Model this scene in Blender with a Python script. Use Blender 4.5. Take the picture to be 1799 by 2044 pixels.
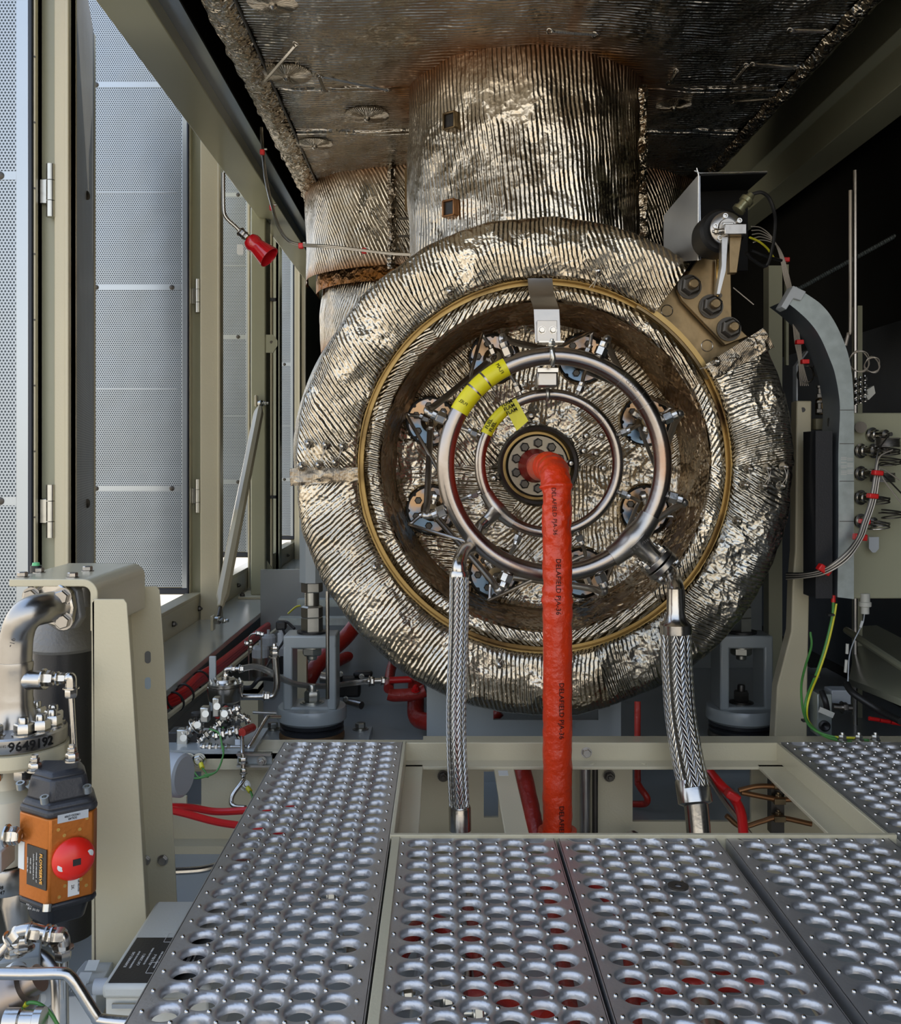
import bpy, math, random
from mathutils import Vector, Matrix, noise, Euler
random.seed(7)
D = bpy.data
for o in list(D.objects): D.objects.remove(o)
scn = bpy.context.scene
COL = scn.collection
PI = math.pi

# ------------------------------------------------------------------ camera, world, sun, exposure
F, VX, VY, CZ = 1960.0, 882.0, 924.0, 0.70
cd = D.cameras.new('camera'); cam = D.objects.new('camera', cd); COL.objects.link(cam)
cam.location = (0, 0, CZ); cam.rotation_euler = (PI/2, 0, 0)
cd.sensor_fit = 'AUTO'; cd.sensor_width = 36; cd.lens = 36*F/2044
cd.shift_x = (899.5-VX)/2044; cd.shift_y = -(1022-VY)/2044
cd.clip_start = 0.02; cd.clip_end = 300
scn.camera = cam
scn.view_settings.view_transform = 'Standard'; scn.view_settings.look = 'None'
scn.view_settings.gamma = 1; scn.view_settings.use_curve_mapping = False
scn.view_settings.exposure = 0.95

W = D.worlds.new('world'); scn.world = W; W.use_nodes = True
nt = W.node_tree; nt.nodes.clear()
wo = nt.nodes.new('ShaderNodeOutputWorld'); bg = nt.nodes.new('ShaderNodeBackground')
tc = nt.nodes.new('ShaderNodeTexCoord'); sx = nt.nodes.new('ShaderNodeSeparateXYZ')
cr = nt.nodes.new('ShaderNodeValToRGB'); mr = nt.nodes.new('ShaderNodeMapRange')
nt.links.new(tc.outputs['Generated'], sx.inputs[0]); nt.links.new(sx.outputs['Z'], mr.inputs['Value'])
mr.inputs['From Min'].default_value = -1; mr.inputs['From Max'].default_value = 1
nt.links.new(mr.outputs[0], cr.inputs[0])
el = cr.color_ramp.elements
el[0].position = 0.0; el[0].color = (.40, .29, .17, 1)
el[1].position = 1.0; el[1].color = (.27, .42, .74, 1)
for p, c in ((.47, (.70, .54, .34, 1)), (.5, (.95, .86, .70, 1)), (.53, (1.0, .96, .90, 1)), (.62, (.72, .79, .90, 1))):
    e = el.new(p); e.color = c
nt.links.new(cr.outputs[0], bg.inputs[0]); bg.inputs[1].default_value = 1.15
nt.links.new(bg.outputs[0], wo.inputs[0])
sd = D.lights.new('sun', 'SUN'); sun = D.objects.new('sun', sd); COL.objects.link(sun)
sd.energy = 3.0; sd.color = (1, .93, .8); sd.angle = .01
sun.rotation_euler = Vector((.35, .8, 1.25)).to_track_quat('Z', 'Y').to_euler()

# ------------------------------------------------------------------ helpers
def P(px, py, Y): return Vector(((px-VX)*Y/F, Y, CZ-(py-VY)*Y/F))
def S(px, Y): return px*Y/F

class MB:
    def __init__(s): s.v = []; s.f = []; s.uv = []; s.st = []
    def add(s, vs, fs, uvs=None, st=None):
        n = len(s.v); s.v += [Vector(v) for v in vs]; s.f += [tuple(i+n for i in f) for f in fs]
        s.uv += (list(uvs) if uvs else [(0, 0)]*len(vs)); s.st += (list(st) if st else [0.0]*len(vs)); return s
    def box(s, c, d, M=None):
        x, y, z = [k/2 for k in d]; c = Vector(c)
        vs = [Vector((a*x, b*y, e*z)) for a in (-1, 1) for b in (-1, 1) for e in (-1, 1)]
        if M: vs = [M @ v for v in vs]
        return s.add([c+v for v in vs], [(0,1,3,2),(4,6,7,5),(0,4,5,1),(2,3,7,6),(0,2,6,4),(1,5,7,3)],
                     [(v.x, v.z) for v in vs])
    def bx(s, x0, x1, y0, y1, z0, z1): return s.box(((x0+x1)/2, (y0+y1)/2, (z0+z1)/2), (x1-x0, y1-y0, z1-z0))
    def lathe(s, prof, o, ax=(0,0,1), n=24, rot=0, vscale=1):   # prof: (r, h)
        o = Vector(o); q = Vector(ax).to_track_quat('Z', 'Y'); vs = []; uv = []; m = len(prof)
        L = 0; lens = [0]
        for i in range(1, m): L += math.hypot(prof[i][0]-prof[i-1][0], prof[i][1]-prof[i-1][1]); lens.append(L)
        for i, (r, h) in enumerate(prof):
            for k in range(n):
                a = 2*PI*k/n+rot; vs.append(o+q @ Vector((r*math.cos(a), r*math.sin(a), h))); uv.append((k/n, lens[i]))
        fs = [(i*n+k, i*n+(k+1) % n, (i+1)*n+(k+1) % n, (i+1)*n+k) for i in range(m-1) for k in range(n)]
        if prof[0][0] > 1e-6: fs.append(tuple(range(n))[::-1])
        if prof[-1][0] > 1e-6: fs.append(tuple((m-1)*n+k for k in range(n)))
        return s.add(vs, fs, uv)
    def ringlathe(s, prof, o, ax=(0,0,1), n=48):  # closed profile loop
        o = Vector(o); q = Vector(ax).to_track_quat('Z', 'Y'); vs = []; m = len(prof)
        for r, h in prof:
            for k in range(n):
                a = 2*PI*k/n; vs.append(o+q @ Vector((r*math.cos(a), r*math.sin(a), h)))
        return s.add(vs, [(i*n+k, i*n+(k+1) % n, ((i+1) % m)*n+(k+1) % n, ((i+1) % m)*n+k) for i in range(m) for k in range(n)])
    def cyl(s, a, b, r, r2=None, n=16):
        a = Vector(a); b = Vector(b); h = (b-a).length
        return s.lathe([(r, 0), (r if r2 is None else r2, h)], a, b-a, n)
    def nut(s, a, d, r, h, bolt=True):
        a = Vector(a); d = Vector(d).normalized()
        s.lathe([(r*1.25, 0), (r*1.25, h*.14)], a, d, 16)
        s.lathe([(r*.9, h*.14), (r, h*.24), (r, h*.85), (r*.86, h)], a, d, 6, rot=.3)
        if bolt: s.lathe([(r*.5, h*.9), (r*.5, h*1.4), (r*.42, h*1.5)], a, d, 12)
        return s
    def tube(s, pts, r, n=12, sub=8, closed=False, rf=None, cap=True, smooth=True):
        pts = [Vector(p) for p in pts]; path = []
        if smooth and len(pts) > 2:
            N = len(pts); rng = range(N if closed else N-1)
            for i in rng:
                if closed: p0, p1, p2, p3 = pts[i-1], pts[i], pts[(i+1) % N], pts[(i+2) % N]
                else: p1, p2 = pts[i], pts[i+1]; p0 = pts[i-1] if i else p1*2-p2; p3 = pts[i+2] if i+2 < N else p2*2-p1
                for k in range(sub):
                    t = k/sub
                    path.append(.5*((2*p1)+(p2-p0)*t+(2*p0-5*p1+4*p2-p3)*t*t+(3*p1-p0-3*p2+p3)*t**3))
            if not closed: path.append(pts[-1])
        else: path = pts
        N = len(path); up = None; rings = []; uv = []; L = 0
        for i, p in enumerate(path):
            if closed: tg = (path[(i+1) % N]-path[i-1])
            else: tg = path[min(i+1, N-1)]-path[max(i-1, 0)]
            tg = tg.normalized() if tg.length > 1e-9 else Vector((0, 0, 1))
            if up is None: up = tg.orthogonal().normalized()
            up = (up-tg*up.dot(tg)); up = up.normalized() if up.length > 1e-6 else tg.orthogonal().normalized()
            sd_ = tg.cross(up)
            if i: L += (p-path[i-1]).length
            rr = rf(i/(N-1), r, L) if rf else r
            for k in range(n):
                a = 2*PI*k/n; rings.append(p+(up*math.cos(a)+sd_*math.sin(a))*rr); uv.append((k/n, L))
        M = N if closed else N-1
        fs = [(i*n+k, i*n+(k+1) % n, ((i+1) % N)*n+(k+1) % n, ((i+1) % N)*n+k) for i in range(M) for k in range(n)]
        if cap and not closed: fs += [tuple(range(n))[::-1], tuple((N-1)*n+k for k in range(n))]
        return s.add(rings, fs, uv)
    def prism(s, poly, d):   # poly: 3D points, extruded by vector d
        poly = [Vector(p) for p in poly]; d = Vector(d); n = len(poly)
        return s.add(poly+[p+d for p in poly], [tuple(range(n))[::-1], tuple(range(n, 2*n))]+[(k, (k+1) % n, n+(k+1) % n, n+k) for k in range(n)],
                     [(p.x, p.z) for p in poly]*2)
    def strip(s, path, w, t):   # bent flat bar: path points, w = width vector, t thickness along local normal
        path = [Vector(p) for p in path]; w = Vector(w); N = len(path); vs = []
        for i, p in enumerate(path):
            tg = (path[min(i+1, N-1)]-path[max(i-1, 0)]).normalized(); nn = tg.cross(w.normalized())*t/2
            vs += [p-w/2-nn, p+w/2-nn, p+w/2+nn, p-w/2+nn]
        fs = [(i*4+k, i*4+(k+1) % 4, i*4+4+(k+1) % 4, i*4+4+k) for i in range(N-1) for k in range(4)]
        return s.add(vs, fs+[(3,2,1,0), tuple((N-1)*4+k for k in range(4))])
    def grid(s, nu, nv, fn, wrap=False):   # fn(a,b)->(pos, uv, stain)
        vs, uv, st = [], [], []
        for j in range(nv+1):
            for i in range(nu+1):
                p, u, t = fn(i/nu, j/nv); vs.append(p); uv.append(u); st.append(t)
        w = nu+1
        return s.add(vs, [(j*w+i, j*w+i+1, (j+1)*w+i+1, (j+1)*w+i) for j in range(nv) for i in range(nu)], uv, st)
    def build(s, name, m, parent=None, bevel=0, ang=35, flat=False):
        o0 = Vector((0, 0, 0)); q = parent
        while q is not None: o0 = Vector(q.location)+o0; q = q.parent
        me = D.meshes.new(name); me.from_pydata([v-o0 for v in s.v], [], s.f)
        uvl = me.uv_layers.new(name='UVMap')
        li = [0]*len(me.loops); me.loops.foreach_get('vertex_index', li)
        flatuv = []
        for i in li: flatuv += s.uv[i]
        uvl.data.foreach_set('uv', flatuv)
        if any(s.st):
            at = me.attributes.new('stain', 'FLOAT', 'POINT'); at.data.foreach_set('value', s.st)
        me.materials.append(m)
        if not flat:
            me.shade_smooth(); me.set_sharp_from_angle(angle=math.radians(ang))
        me.validate(); me.update()
        o = D.objects.new(name, me); COL.objects.link(o)
        if parent: o.parent = parent
        if bevel:
            b = o.modifiers.new('bevel', 'BEVEL'); b.width = bevel; b.segments = 2; b.limit_method = 'ANGLE'; b.angle_limit = .6
        return o

def thing(name, label, cat, loc=(0,0,0), group=None):
    o = D.objects.new(name, None); COL.objects.link(o); o.location = loc; o.empty_display_size = .05
    return tag(o, label, cat, group)
def tag(o, label, cat, group=None, kind=None):
    o['label'] = label; o['category'] = cat
    if group: o['group'] = group
    if kind: o['kind'] = kind
    return o
def struct(o, label=None):
    o['kind'] = 'structure'
    if label: o['label'] = label
    return o
def dup(root, loc, label, group=None, rot=None):
    r = root.copy(); COL.objects.link(r); r.location = loc
    if rot: r.rotation_euler = rot
    r['label'] = label
    if group: r['group'] = group
    for ch in list(root.children):
        c = ch.copy(); COL.objects.link(c); c.parent = r
        for g in ch.children:
            d = g.copy(); COL.objects.link(d); d.parent = c
    return r
def one(mb, name, m, label, cat, group=None, **k): return tag(mb.build(name, m, None, **k), label, cat, group)

def letters(name, txt, size, fn, m, parent, ext=.0002, align='CENTER', bold=0):
    c = D.curves.new('t', 'FONT'); c.body = txt; c.size = size; c.extrude = ext; c.align_x = align; c.align_y = 'CENTER'; c.offset = bold; c.resolution_u = 2
    to = D.objects.new('t', c); COL.objects.link(to)
    dg = bpy.context.evaluated_depsgraph_get(); dg.update()
    me = D.meshes.new_from_object(to.evaluated_get(dg)); D.objects.remove(to)
    o0 = Vector((0, 0, 0)); q = parent
    while q is not None: o0 = Vector(q.location)+o0; q = q.parent
    for v in me.vertices: v.co = Vector(fn(v.co.x, v.co.y, v.co.z))-o0
    me.materials.clear(); me.materials.append(m)
    o = D.objects.new(name, me); COL.objects.link(o); o.parent = parent
    return o
def planef(o, ux, uy):
    o = Vector(o); ux = Vector(ux).normalized(); uy = Vector(uy).normalized(); n = ux.cross(uy)
    return lambda x, y, z: o+ux*x+uy*y+n*(z+.0006)

# ------------------------------------------------------------------ materials
def mat(name, col, metal=0, rough=.5, bump=0, bscale=60, var=0, vscale=8, stain=None, sscale=6, sthr=.6, coat=0, detail=3, stretch=None):
    m = D.materials.new(name); m.use_nodes = True; t = m.node_tree; b = t.nodes['Principled BSDF']
    b.inputs['Base Color'].default_value = (*col, 1); b.inputs['Metallic'].default_value = metal; b.inputs['Roughness'].default_value = rough
    if coat: b.inputs['Coat Weight'].default_value = coat; b.inputs['Coat Roughness'].default_value = .15
    tcn = t.nodes.new('ShaderNodeTexCoord'); src = tcn.outputs['Object']
    if stretch:
        mp = t.nodes.new('ShaderNodeMapping'); mp.inputs['Scale'].default_value = stretch; t.links.new(src, mp.inputs[0]); src = mp.outputs[0]
    cs = None
    if var:
        n = t.nodes.new('ShaderNodeTexNoise'); n.inputs['Scale'].default_value = vscale; n.inputs['Detail'].default_value = 5; t.links.new(src, n.inputs['Vector'])
        mx = t.nodes.new('ShaderNodeMix'); mx.data_type = 'RGBA'
        mx.inputs['A'].default_value = (*[c*(1-var) for c in col], 1); mx.inputs['B'].default_value = (*[min(1, c*(1+var)) for c in col], 1)
        t.links.new(n.outputs['Fac'], mx.inputs['Factor']); cs = mx.outputs['Result']
        r2 = t.nodes.new('ShaderNodeMapRange'); r2.inputs['To Min'].default_value = max(0, rough-.1*var*3); r2.inputs['To Max'].default_value = rough+.1*var*3
        t.links.new(n.outputs['Fac'], r2.inputs['Value']); t.links.new(r2.outputs[0], b.inputs['Roughness'])
    if stain:
        n = t.nodes.new('ShaderNodeTexNoise'); n.inputs['Scale'].default_value = sscale; n.inputs['Detail'].default_value = 6; t.links.new(src, n.inputs['Vector'])
        r = t.nodes.new('ShaderNodeValToRGB'); r.color_ramp.elements[0].position = sthr-.06; r.color_ramp.elements[1].position = sthr+.1
        t.links.new(n.outputs['Fac'], r.inputs[0])
        mx = t.nodes.new('ShaderNodeMix'); mx.data_type = 'RGBA'; t.links.new(r.outputs[0], mx.inputs['Factor'])
        if cs: t.links.new(cs, mx.inputs['A'])
        else: mx.inputs['A'].default_value = (*col, 1)
        mx.inputs['B'].default_value = (*stain, 1); cs = mx.outputs['Result']
    if cs: t.links.new(cs, b.inputs['Base Color'])
    if bump:
        n = t.nodes.new('ShaderNodeTexNoise'); n.inputs['Scale'].default_value = bscale; n.inputs['Detail'].default_value = detail; t.links.new(src, n.inputs['Vector'])
        bp = t.nodes.new('ShaderNodeBump'); bp.inputs['Strength'].default_value = 1; bp.inputs['Distance'].default_value = bump
        t.links.new(n.outputs['Fac'], bp.inputs['Height']); t.links.new(bp.outputs[0], b.inputs['Normal'])
    return m

class NG:   # tiny node-math helper
    def __init__(s, t): s.t = t
    def m(s, op, a, b=None, c=None):
        n = s.t.nodes.new('ShaderNodeMath'); n.operation = op
        for i, x in enumerate((a, b, c)):
            if x is None: continue
            if isinstance(x, (int, float)): n.inputs[i].default_value = x
            else: s.t.links.new(x, n.inputs[i])
        return n.outputs[0]

def foil(name, tone=(.62, .56, .45), rough=.25, pitch=.0125, ridge=.0030, crumple=.006, cscale=20, breakup=.56, stn=(.30, .13, .035), spots=.0, mul=(.55, .46, .34)):
    m = D.materials.new(name); m.use_nodes = True; t = m.node_tree; b = t.nodes['Principled BSDF']; g = NG(t)
    b.inputs['Metallic'].default_value = 1
    tcn = t.nodes.new('ShaderNodeTexCoord'); s3 = t.nodes.new('ShaderNodeSeparateXYZ'); t.links.new(tcn.outputs['UV'], s3.inputs[0])
    def nz(scale, det=2, src='Object', dist=0):
        n = t.nodes.new('ShaderNodeTexNoise'); n.inputs['Scale'].default_value = scale; n.inputs['Detail'].default_value = det; n.inputs['Distortion'].default_value = dist
        t.links.new(tcn.outputs[src], n.inputs['Vector']); return n.outputs['Fac']
    warp = g.m('MULTIPLY', g.m('SUBTRACT', nz(9, 2), .5), .014)
    warp2 = g.m('MULTIPLY', g.m('SUBTRACT', nz(55, 2), .5), .0035)
    u = g.m('ADD', g.m('ADD', s3.outputs['X'], warp), warp2)
    w = g.m('SINE', g.m('MULTIPLY', u, 2*PI/pitch))
    w = g.m('ADD', g.m('MULTIPLY', w, .5), .5)
    # stretched breaks along a ridge
    mk = t.nodes.new('ShaderNodeMapRange'); mk.inputs['From Min'].default_value = breakup-.1; mk.inputs['From Max'].default_value = breakup+.12
    mk.inputs['To Min'].default_value = 1; mk.inputs['To Max'].default_value = .12
    t.links.new(nz(7, 4, dist=.6), mk.inputs['Value'])
    rid = g.m('MULTIPLY', g.m('MULTIPLY', w, mk.outputs[0]), ridge)
    vo = t.nodes.new('ShaderNodeTexVoronoi'); vo.feature = 'F1'; vo.inputs['Scale'].default_value = cscale
    ws = t.nodes.new('ShaderNodeVectorMath'); ws.operation = 'ADD'
    nn = t.nodes.new('ShaderNodeTexNoise'); nn.inputs['Scale'].default_value = 30; nn.inputs['Detail'].default_value = 2; t.links.new(tcn.outputs['Object'], nn.inputs['Vector'])
    sc = t.nodes.new('ShaderNodeVectorMath'); sc.operation = 'SCALE'; sc.inputs['Scale'].default_value = .035; t.links.new(nn.outputs['Color'], sc.inputs[0])
    t.links.new(tcn.outputs['Object'], ws.inputs[0]); t.links.new(sc.outputs[0], ws.inputs[1]); t.links.new(ws.outputs[0], vo.inputs['Vector'])
    vo2 = t.nodes.new('ShaderNodeTexVoronoi'); vo2.inputs['Scale'].default_value = cscale*3.3; t.links.new(ws.outputs[0], vo2.inputs['Vector'])
    inv = g.m('ADD', g.m('MULTIPLY', mk.outputs[0], -.75), 1.0)
    cr_ = g.m('ADD', g.m('MULTIPLY', vo.outputs['Distance'], crumple), g.m('MULTIPLY', g.m('MULTIPLY', vo2.outputs['Distance'], inv), crumple*.55))
    h = g.m('ADD', g.m('ADD', rid, cr_), g.m('MULTIPLY', nz(14, 3), crumple*1.2))
    bp = t.nodes.new('ShaderNodeBump'); bp.inputs['Strength'].default_value = 1; bp.inputs['Distance'].default_value = 1
    t.links.new(h, bp.inputs['Height']); t.links.new(bp.outputs[0], b.inputs['Normal'])
    at = t.nodes.new('ShaderNodeAttribute'); at.attribute_name = 'stain'
    ns = nz(5, 5)
    f = g.m('ADD', at.outputs['Fac'], g.m('MULTIPLY', g.m('SUBTRACT', ns, .5), g.m('ADD', g.m('MULTIPLY', at.outputs['Fac'], 1.6), spots)))
    f.node.use_clamp = True
    mx = t.nodes.new('ShaderNodeMix'); mx.data_type = 'RGBA'; mx.inputs['A'].default_value = (*tone, 1); mx.inputs['B'].default_value = (*stn, 1)
    t.links.new(f, mx.inputs['Factor'])
    n3 = t.nodes.new('ShaderNodeMix'); n3.data_type = 'RGBA'; n3.blend_type = 'MULTIPLY'; n3.inputs['Factor'].default_value = .7
    r3 = t.nodes.new('ShaderNodeValToRGB'); r3.color_ramp.elements[0].position = .3; r3.color_ramp.elements[0].color = (*mul, 1); r3.color_ramp.elements[1].position = .62; r3.color_ramp.elements[1].color = (1, 1, 1, 1)
    t.links.new(nz(3.2, 5), r3.inputs[0]); t.links.new(mx.outputs['Result'], n3.inputs['A']); t.links.new(r3.outputs[0], n3.inputs['B'])
    t.links.new(n3.outputs['Result'], b.inputs['Base Color'])
    rr = g.m('ADD', g.m('MULTIPLY', f, .25), rough); t.links.new(rr, b.inputs['Roughness'])
    return m

def perf(name, base, hole, metal=.8, rough=.4, a=.0098, r=.0029, ax=('X', 'Z')):
    m = D.materials.new(name); m.use_nodes = True; t = m.node_tree; b = t.nodes['Principled BSDF']; g = NG(t)
    tcn = t.nodes.new('ShaderNodeTexCoord'); s3 = t.nodes.new('ShaderNodeSeparateXYZ'); t.links.new(tcn.outputs['Object'], s3.inputs[0])
    ds = []
    for off in (0, .5):
        fx = g.m('MULTIPLY', g.m('SUBTRACT', g.m('FRACT', g.m('ADD', g.m('DIVIDE', s3.outputs[ax[0]], a), off)), .5), a)
        fz = g.m('MULTIPLY', g.m('SUBTRACT', g.m('FRACT', g.m('ADD', g.m('DIVIDE', s3.outputs[ax[1]], a*1.732), off)), .5), a*1.732)
        ds.append(g.m('SQRT', g.m('ADD', g.m('MULTIPLY', fx, fx), g.m('MULTIPLY', fz, fz))))
    h = g.m('LESS_THAN', g.m('MINIMUM', ds[0], ds[1]), r)
    # unperforated bands across the sheet every 0.93 m, and fine seams half-way
    mx = t.nodes.new('ShaderNodeMix'); mx.data_type = 'RGBA'; mx.inputs['A'].default_value = (*base, 1); mx.inputs['B'].default_value = (*hole, 1)
    t.links.new(h, mx.inputs['Factor']); t.links.new(mx.outputs['Result'], b.inputs['Base Color'])
    n = t.nodes.new('ShaderNodeTexNoise'); n.inputs['Scale'].default_value = 2.5; t.links.new(tcn.outputs['Object'], n.inputs['Vector'])
    t.links.new(g.m('MULTIPLY', g.m('SUBTRACT', 1.0, h), metal), b.inputs['Metallic']); b.inputs['Roughness'].default_value = rough
    bp = t.nodes.new('ShaderNodeBump'); bp.inputs['Distance'].default_value = .02; bp.inputs['Strength'].default_value = .5; t.links.new(n.outputs['Fac'], bp.inputs['Height']); t.links.new(bp.outputs[0], b.inputs['Normal'])
    return m

def braid(name, cols=12, k=88, co=1.2):
    m = D.materials.new(name); m.use_nodes = True; t = m.node_tree; b = t.nodes['Principled BSDF']; g = NG(t)
    b.inputs['Metallic'].default_value = 1; b.inputs['Base Color'].default_value = (.60, .585, .54, 1); b.inputs['Roughness'].default_value = .22
    tcn = t.nodes.new('ShaderNodeTexCoord'); s3 = t.nodes.new('ShaderNodeSeparateXYZ'); t.links.new(tcn.outputs['UV'], s3.inputs[0])
    tri = g.m('ABSOLUTE', g.m('SUBTRACT', g.m('FRACT', g.m('MULTIPLY', s3.outputs['X'], cols)), .5))     # 0..0.5
    ph = g.m('ADD', g.m('MULTIPLY', s3.outputs['Y'], k), g.m('MULTIPLY', tri, co*2))
    w = g.m('SINE', g.m('MULTIPLY', ph, 2*PI)); w = g.m('POWER', g.m('ABSOLUTE', g.m('ADD', g.m('MULTIPLY', w, .5), .5)), .5)
    edge = g.m('ABSOLUTE', g.m('SUBTRACT', tri, .25)); edge = g.m('SUBTRACT', 1, g.m('POWER', g.m('MULTIPLY', edge, 4), 6))
    h = g.m('MULTIPLY', w, g.m('ADD', g.m('MULTIPLY', edge, .6), .4))
    bp = t.nodes.new('ShaderNodeBump'); bp.inputs['Distance'].default_value = .0028; bp.inputs['Strength'].default_value = 1; t.links.new(h, bp.inputs['Height']); t.links.new(bp.outputs[0], b.inputs['Normal'])
    return m

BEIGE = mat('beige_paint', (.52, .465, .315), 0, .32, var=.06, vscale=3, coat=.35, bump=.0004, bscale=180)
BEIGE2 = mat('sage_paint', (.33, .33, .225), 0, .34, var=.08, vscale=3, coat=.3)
GREYP = mat('grey_paint', (.33, .36, .36), 0, .3, var=.1, vscale=5, coat=.4, stain=(.20, .18, .14), sscale=9, sthr=.72)
LEDGE = mat('ledge_paint', (.42, .43, .38), 0, .2, var=.05, vscale=5, coat=.5)
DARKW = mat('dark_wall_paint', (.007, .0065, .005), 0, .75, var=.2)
BLACK = mat('black_rubber', (.012, .012, .012), 0, .45, bump=.0005, bscale=120)
BLACKP = mat('black_anodised', (.02, .021, .024), .2, .35, bump=.0003, bscale=300)
CAST = mat('cast_grey', (.16, .16, .155), .3, .5, bump=.0012, bscale=160, var=.12)
STEEL = mat('stainless_steel', (.50, .48, .44), 1, .22, var=.12, vscale=9, bump=.0003, bscale=90)
STEELB = mat('brushed_steel', (.40, .38, .35), 1, .3, var=.2, vscale=14, bump=.0003, bscale=60)
RINGST = mat('tinted_steel', (.36, .325, .295), 1, .24, var=.25, vscale=6, bump=.0003, bscale=60, stain=(.35, .20, .12), sscale=5, sthr=.63)
ZINC = mat('zinc_plate', (.50, .50, .46), 1, .3, var=.15, vscale=40)
GALV = mat('galvanised', (.40, .45, .44), .75, .42, var=.28, vscale=38)
GRATE = mat('grating_steel', (.50, .49, .48), .8, .38, var=.2, vscale=14, bump=.0006, bscale=150, stain=(.36, .30, .27), sscale=4, sthr=.66)
BRASSY = mat('heat_stained_plate', (.25, .18, .095), .9, .38, var=.3, vscale=8, bump=.0008, bscale=30, stain=(.12, .09, .05), sscale=7, sthr=.55)
GOLDR = mat('bronzed_flange', (.36, .25, .10), .95, .35, var=.35, vscale=5, stain=(.07, .04, .02), sscale=4, sthr=.6)
DULLF = mat('dull_flange', (.25, .22, .17), .9, .4, var=.25, vscale=20)
DARKST = mat('dark_steel', (.085, .078, .068), .85, .42, var=.3, vscale=30)
TINT = mat('heat_tint', (.40, .26, .15), .95, .3, var=.3, vscale=12, stain=(.16, .24, .34), sscale=14, sthr=.52)
RED = mat('red_silicone', (.60, .034, .003), 0, .3, bump=.0026, bscale=95, detail=5, var=.15, vscale=25, coat=.1)
REDD = mat('red_sleeve', (.33, .022, .014), 0, .38, bump=.003, bscale=60, var=.25, vscale=20)
REDG = mat('red_gloss', (.50, .006, .012), 0, .14, coat=.7)
REDK = mat('red_knob_plastic', (.66, .016, .008), 0, .32, coat=.1)
REDC = mat('red_cable', (.58, .012, .012), 0, .32)
ORANGE = mat('orange_anodised', (.42, .13, .02), .55, .34, var=.08, vscale=120, bump=.0003, bscale=200)
YEL = mat('yellow_tape', (.72, .66, .01), 0, .4, bump=.0008, bscale=50, var=.1)
INK = mat('black_ink_and_shade', (.01, .01, .01), 0, .6)
INKW = mat('white_ink', (.62, .60, .55), 0, .5)
INKG = mat('dull_ink', (.10, .09, .08), 0, .5)
WHITE = mat('white_label', (.62, .64, .62), 0, .45)
PALE = mat('pale_plastic', (.56, .56, .50), 0, .4, bump=.0004, bscale=200)
GREYPL = mat('grey_plastic', (.42, .45, .47), 0, .4)
GREEN = mat('green_wire', (.07, .24, .05), 0, .4)
YWIRE = mat('yellow_wire', (.65, .6, .03), 0, .4)
LITEW = mat('pale_wire', (.48, .43, .36), .3, .35)
RUST = mat('rusty_steel', (.20, .12, .06), .6, .55, var=.4, vscale=25, bump=.0012, bscale=60)
BRASS = mat('brass', (.70, .42, .12), 1, .25)
COPPER = mat('copper_line', (.25, .12, .05), .7, .35)
ALU = mat('aluminium_strip', (.40, .44, .47), .85, .3, var=.08, vscale=3)
PERF = perf('perforated_sheet', (.40, .44, .47), (.03, .045, .055), r=.0031)
PERFD = perf('perforated_sheet_shaded', (.22, .215, .20), (.008, .008, .009), metal=.5, ax=('Y', 'Z'))  # darker copy of the door sheet, shade of the turned leaf in its colour
PERFB = perf('perforated_liner_black', (.035, .04, .045), (.008, .008, .008), metal=.5, ax=('Y', 'Z'))
SEAL = mat('door_seal', (.012, .018, .03), 0, .35)
GROUND = mat('outdoor_ground', (.52, .44, .33), 0, .9, var=.15, vscale=1.5)
BRAID = braid('wire_braid', 11, 68)
BRAID2 = braid('wire_braid_wide', 12, 62)
for m_ in (INK, DARKW): m_.node_tree.nodes['Principled BSDF'].inputs['Specular IOR Level'].default_value = .12
FOIL = foil('foil_ribbed')
FOILC = foil('foil_crumpled', ridge=.0010, crumple=.009, cscale=18, breakup=.42, tone=(.56, .49, .37))
FOILT = foil('foil_duct', tone=(.54, .50, .43), ridge=.0070, pitch=.017, crumple=.016, cscale=7, breakup=.58, rough=.22, spots=.1, mul=(.6, .58, .53))
FOILS = foil('foil_stack', tone=(.58, .53, .44), ridge=.0032, pitch=.0145, crumple=.005, cscale=11, breakup=.58, rough=.22, spots=.2)
FOILF = foil('foil_flap', tone=(.42, .37, .29), ridge=.0012, crumple=.008, cscale=16, breakup=.5)
FOILE = foil('foil_edge', tone=(.54, .50, .42), ridge=.001, crumple=.03, cscale=16, breakup=.4, rough=.22)
FOILD = foil('foil_dusky', tone=(.50, .41, .28), ridge=.0010, pitch=.014, crumple=.030, cscale=10, breakup=.5, rough=.24, spots=.5)

# ------------------------------------------------------------------ setting
def nzv(x, y, z=0, s=1): return noise.noise(Vector((x*s, y*s, z*s)))

struct(MB().bx(-60, 60, -30, 90, -1.0, -.95).build('ground', GROUND))
struct(MB().bx(-1.06, 1.9, .3, 9.2, -.34, -.30).build('floor', GREYP))
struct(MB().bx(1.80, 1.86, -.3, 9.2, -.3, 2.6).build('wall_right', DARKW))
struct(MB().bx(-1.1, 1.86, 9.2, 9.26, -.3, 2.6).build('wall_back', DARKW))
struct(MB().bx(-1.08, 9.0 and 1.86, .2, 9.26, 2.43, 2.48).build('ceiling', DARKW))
# perforated acoustic liner on right wall
struct(MB().bx(1.772, 1.80, 1.5, 7.0, -.2, 1.25).build('trim_1', PERFB), 'black perforated acoustic liner on the right wall')
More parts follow.
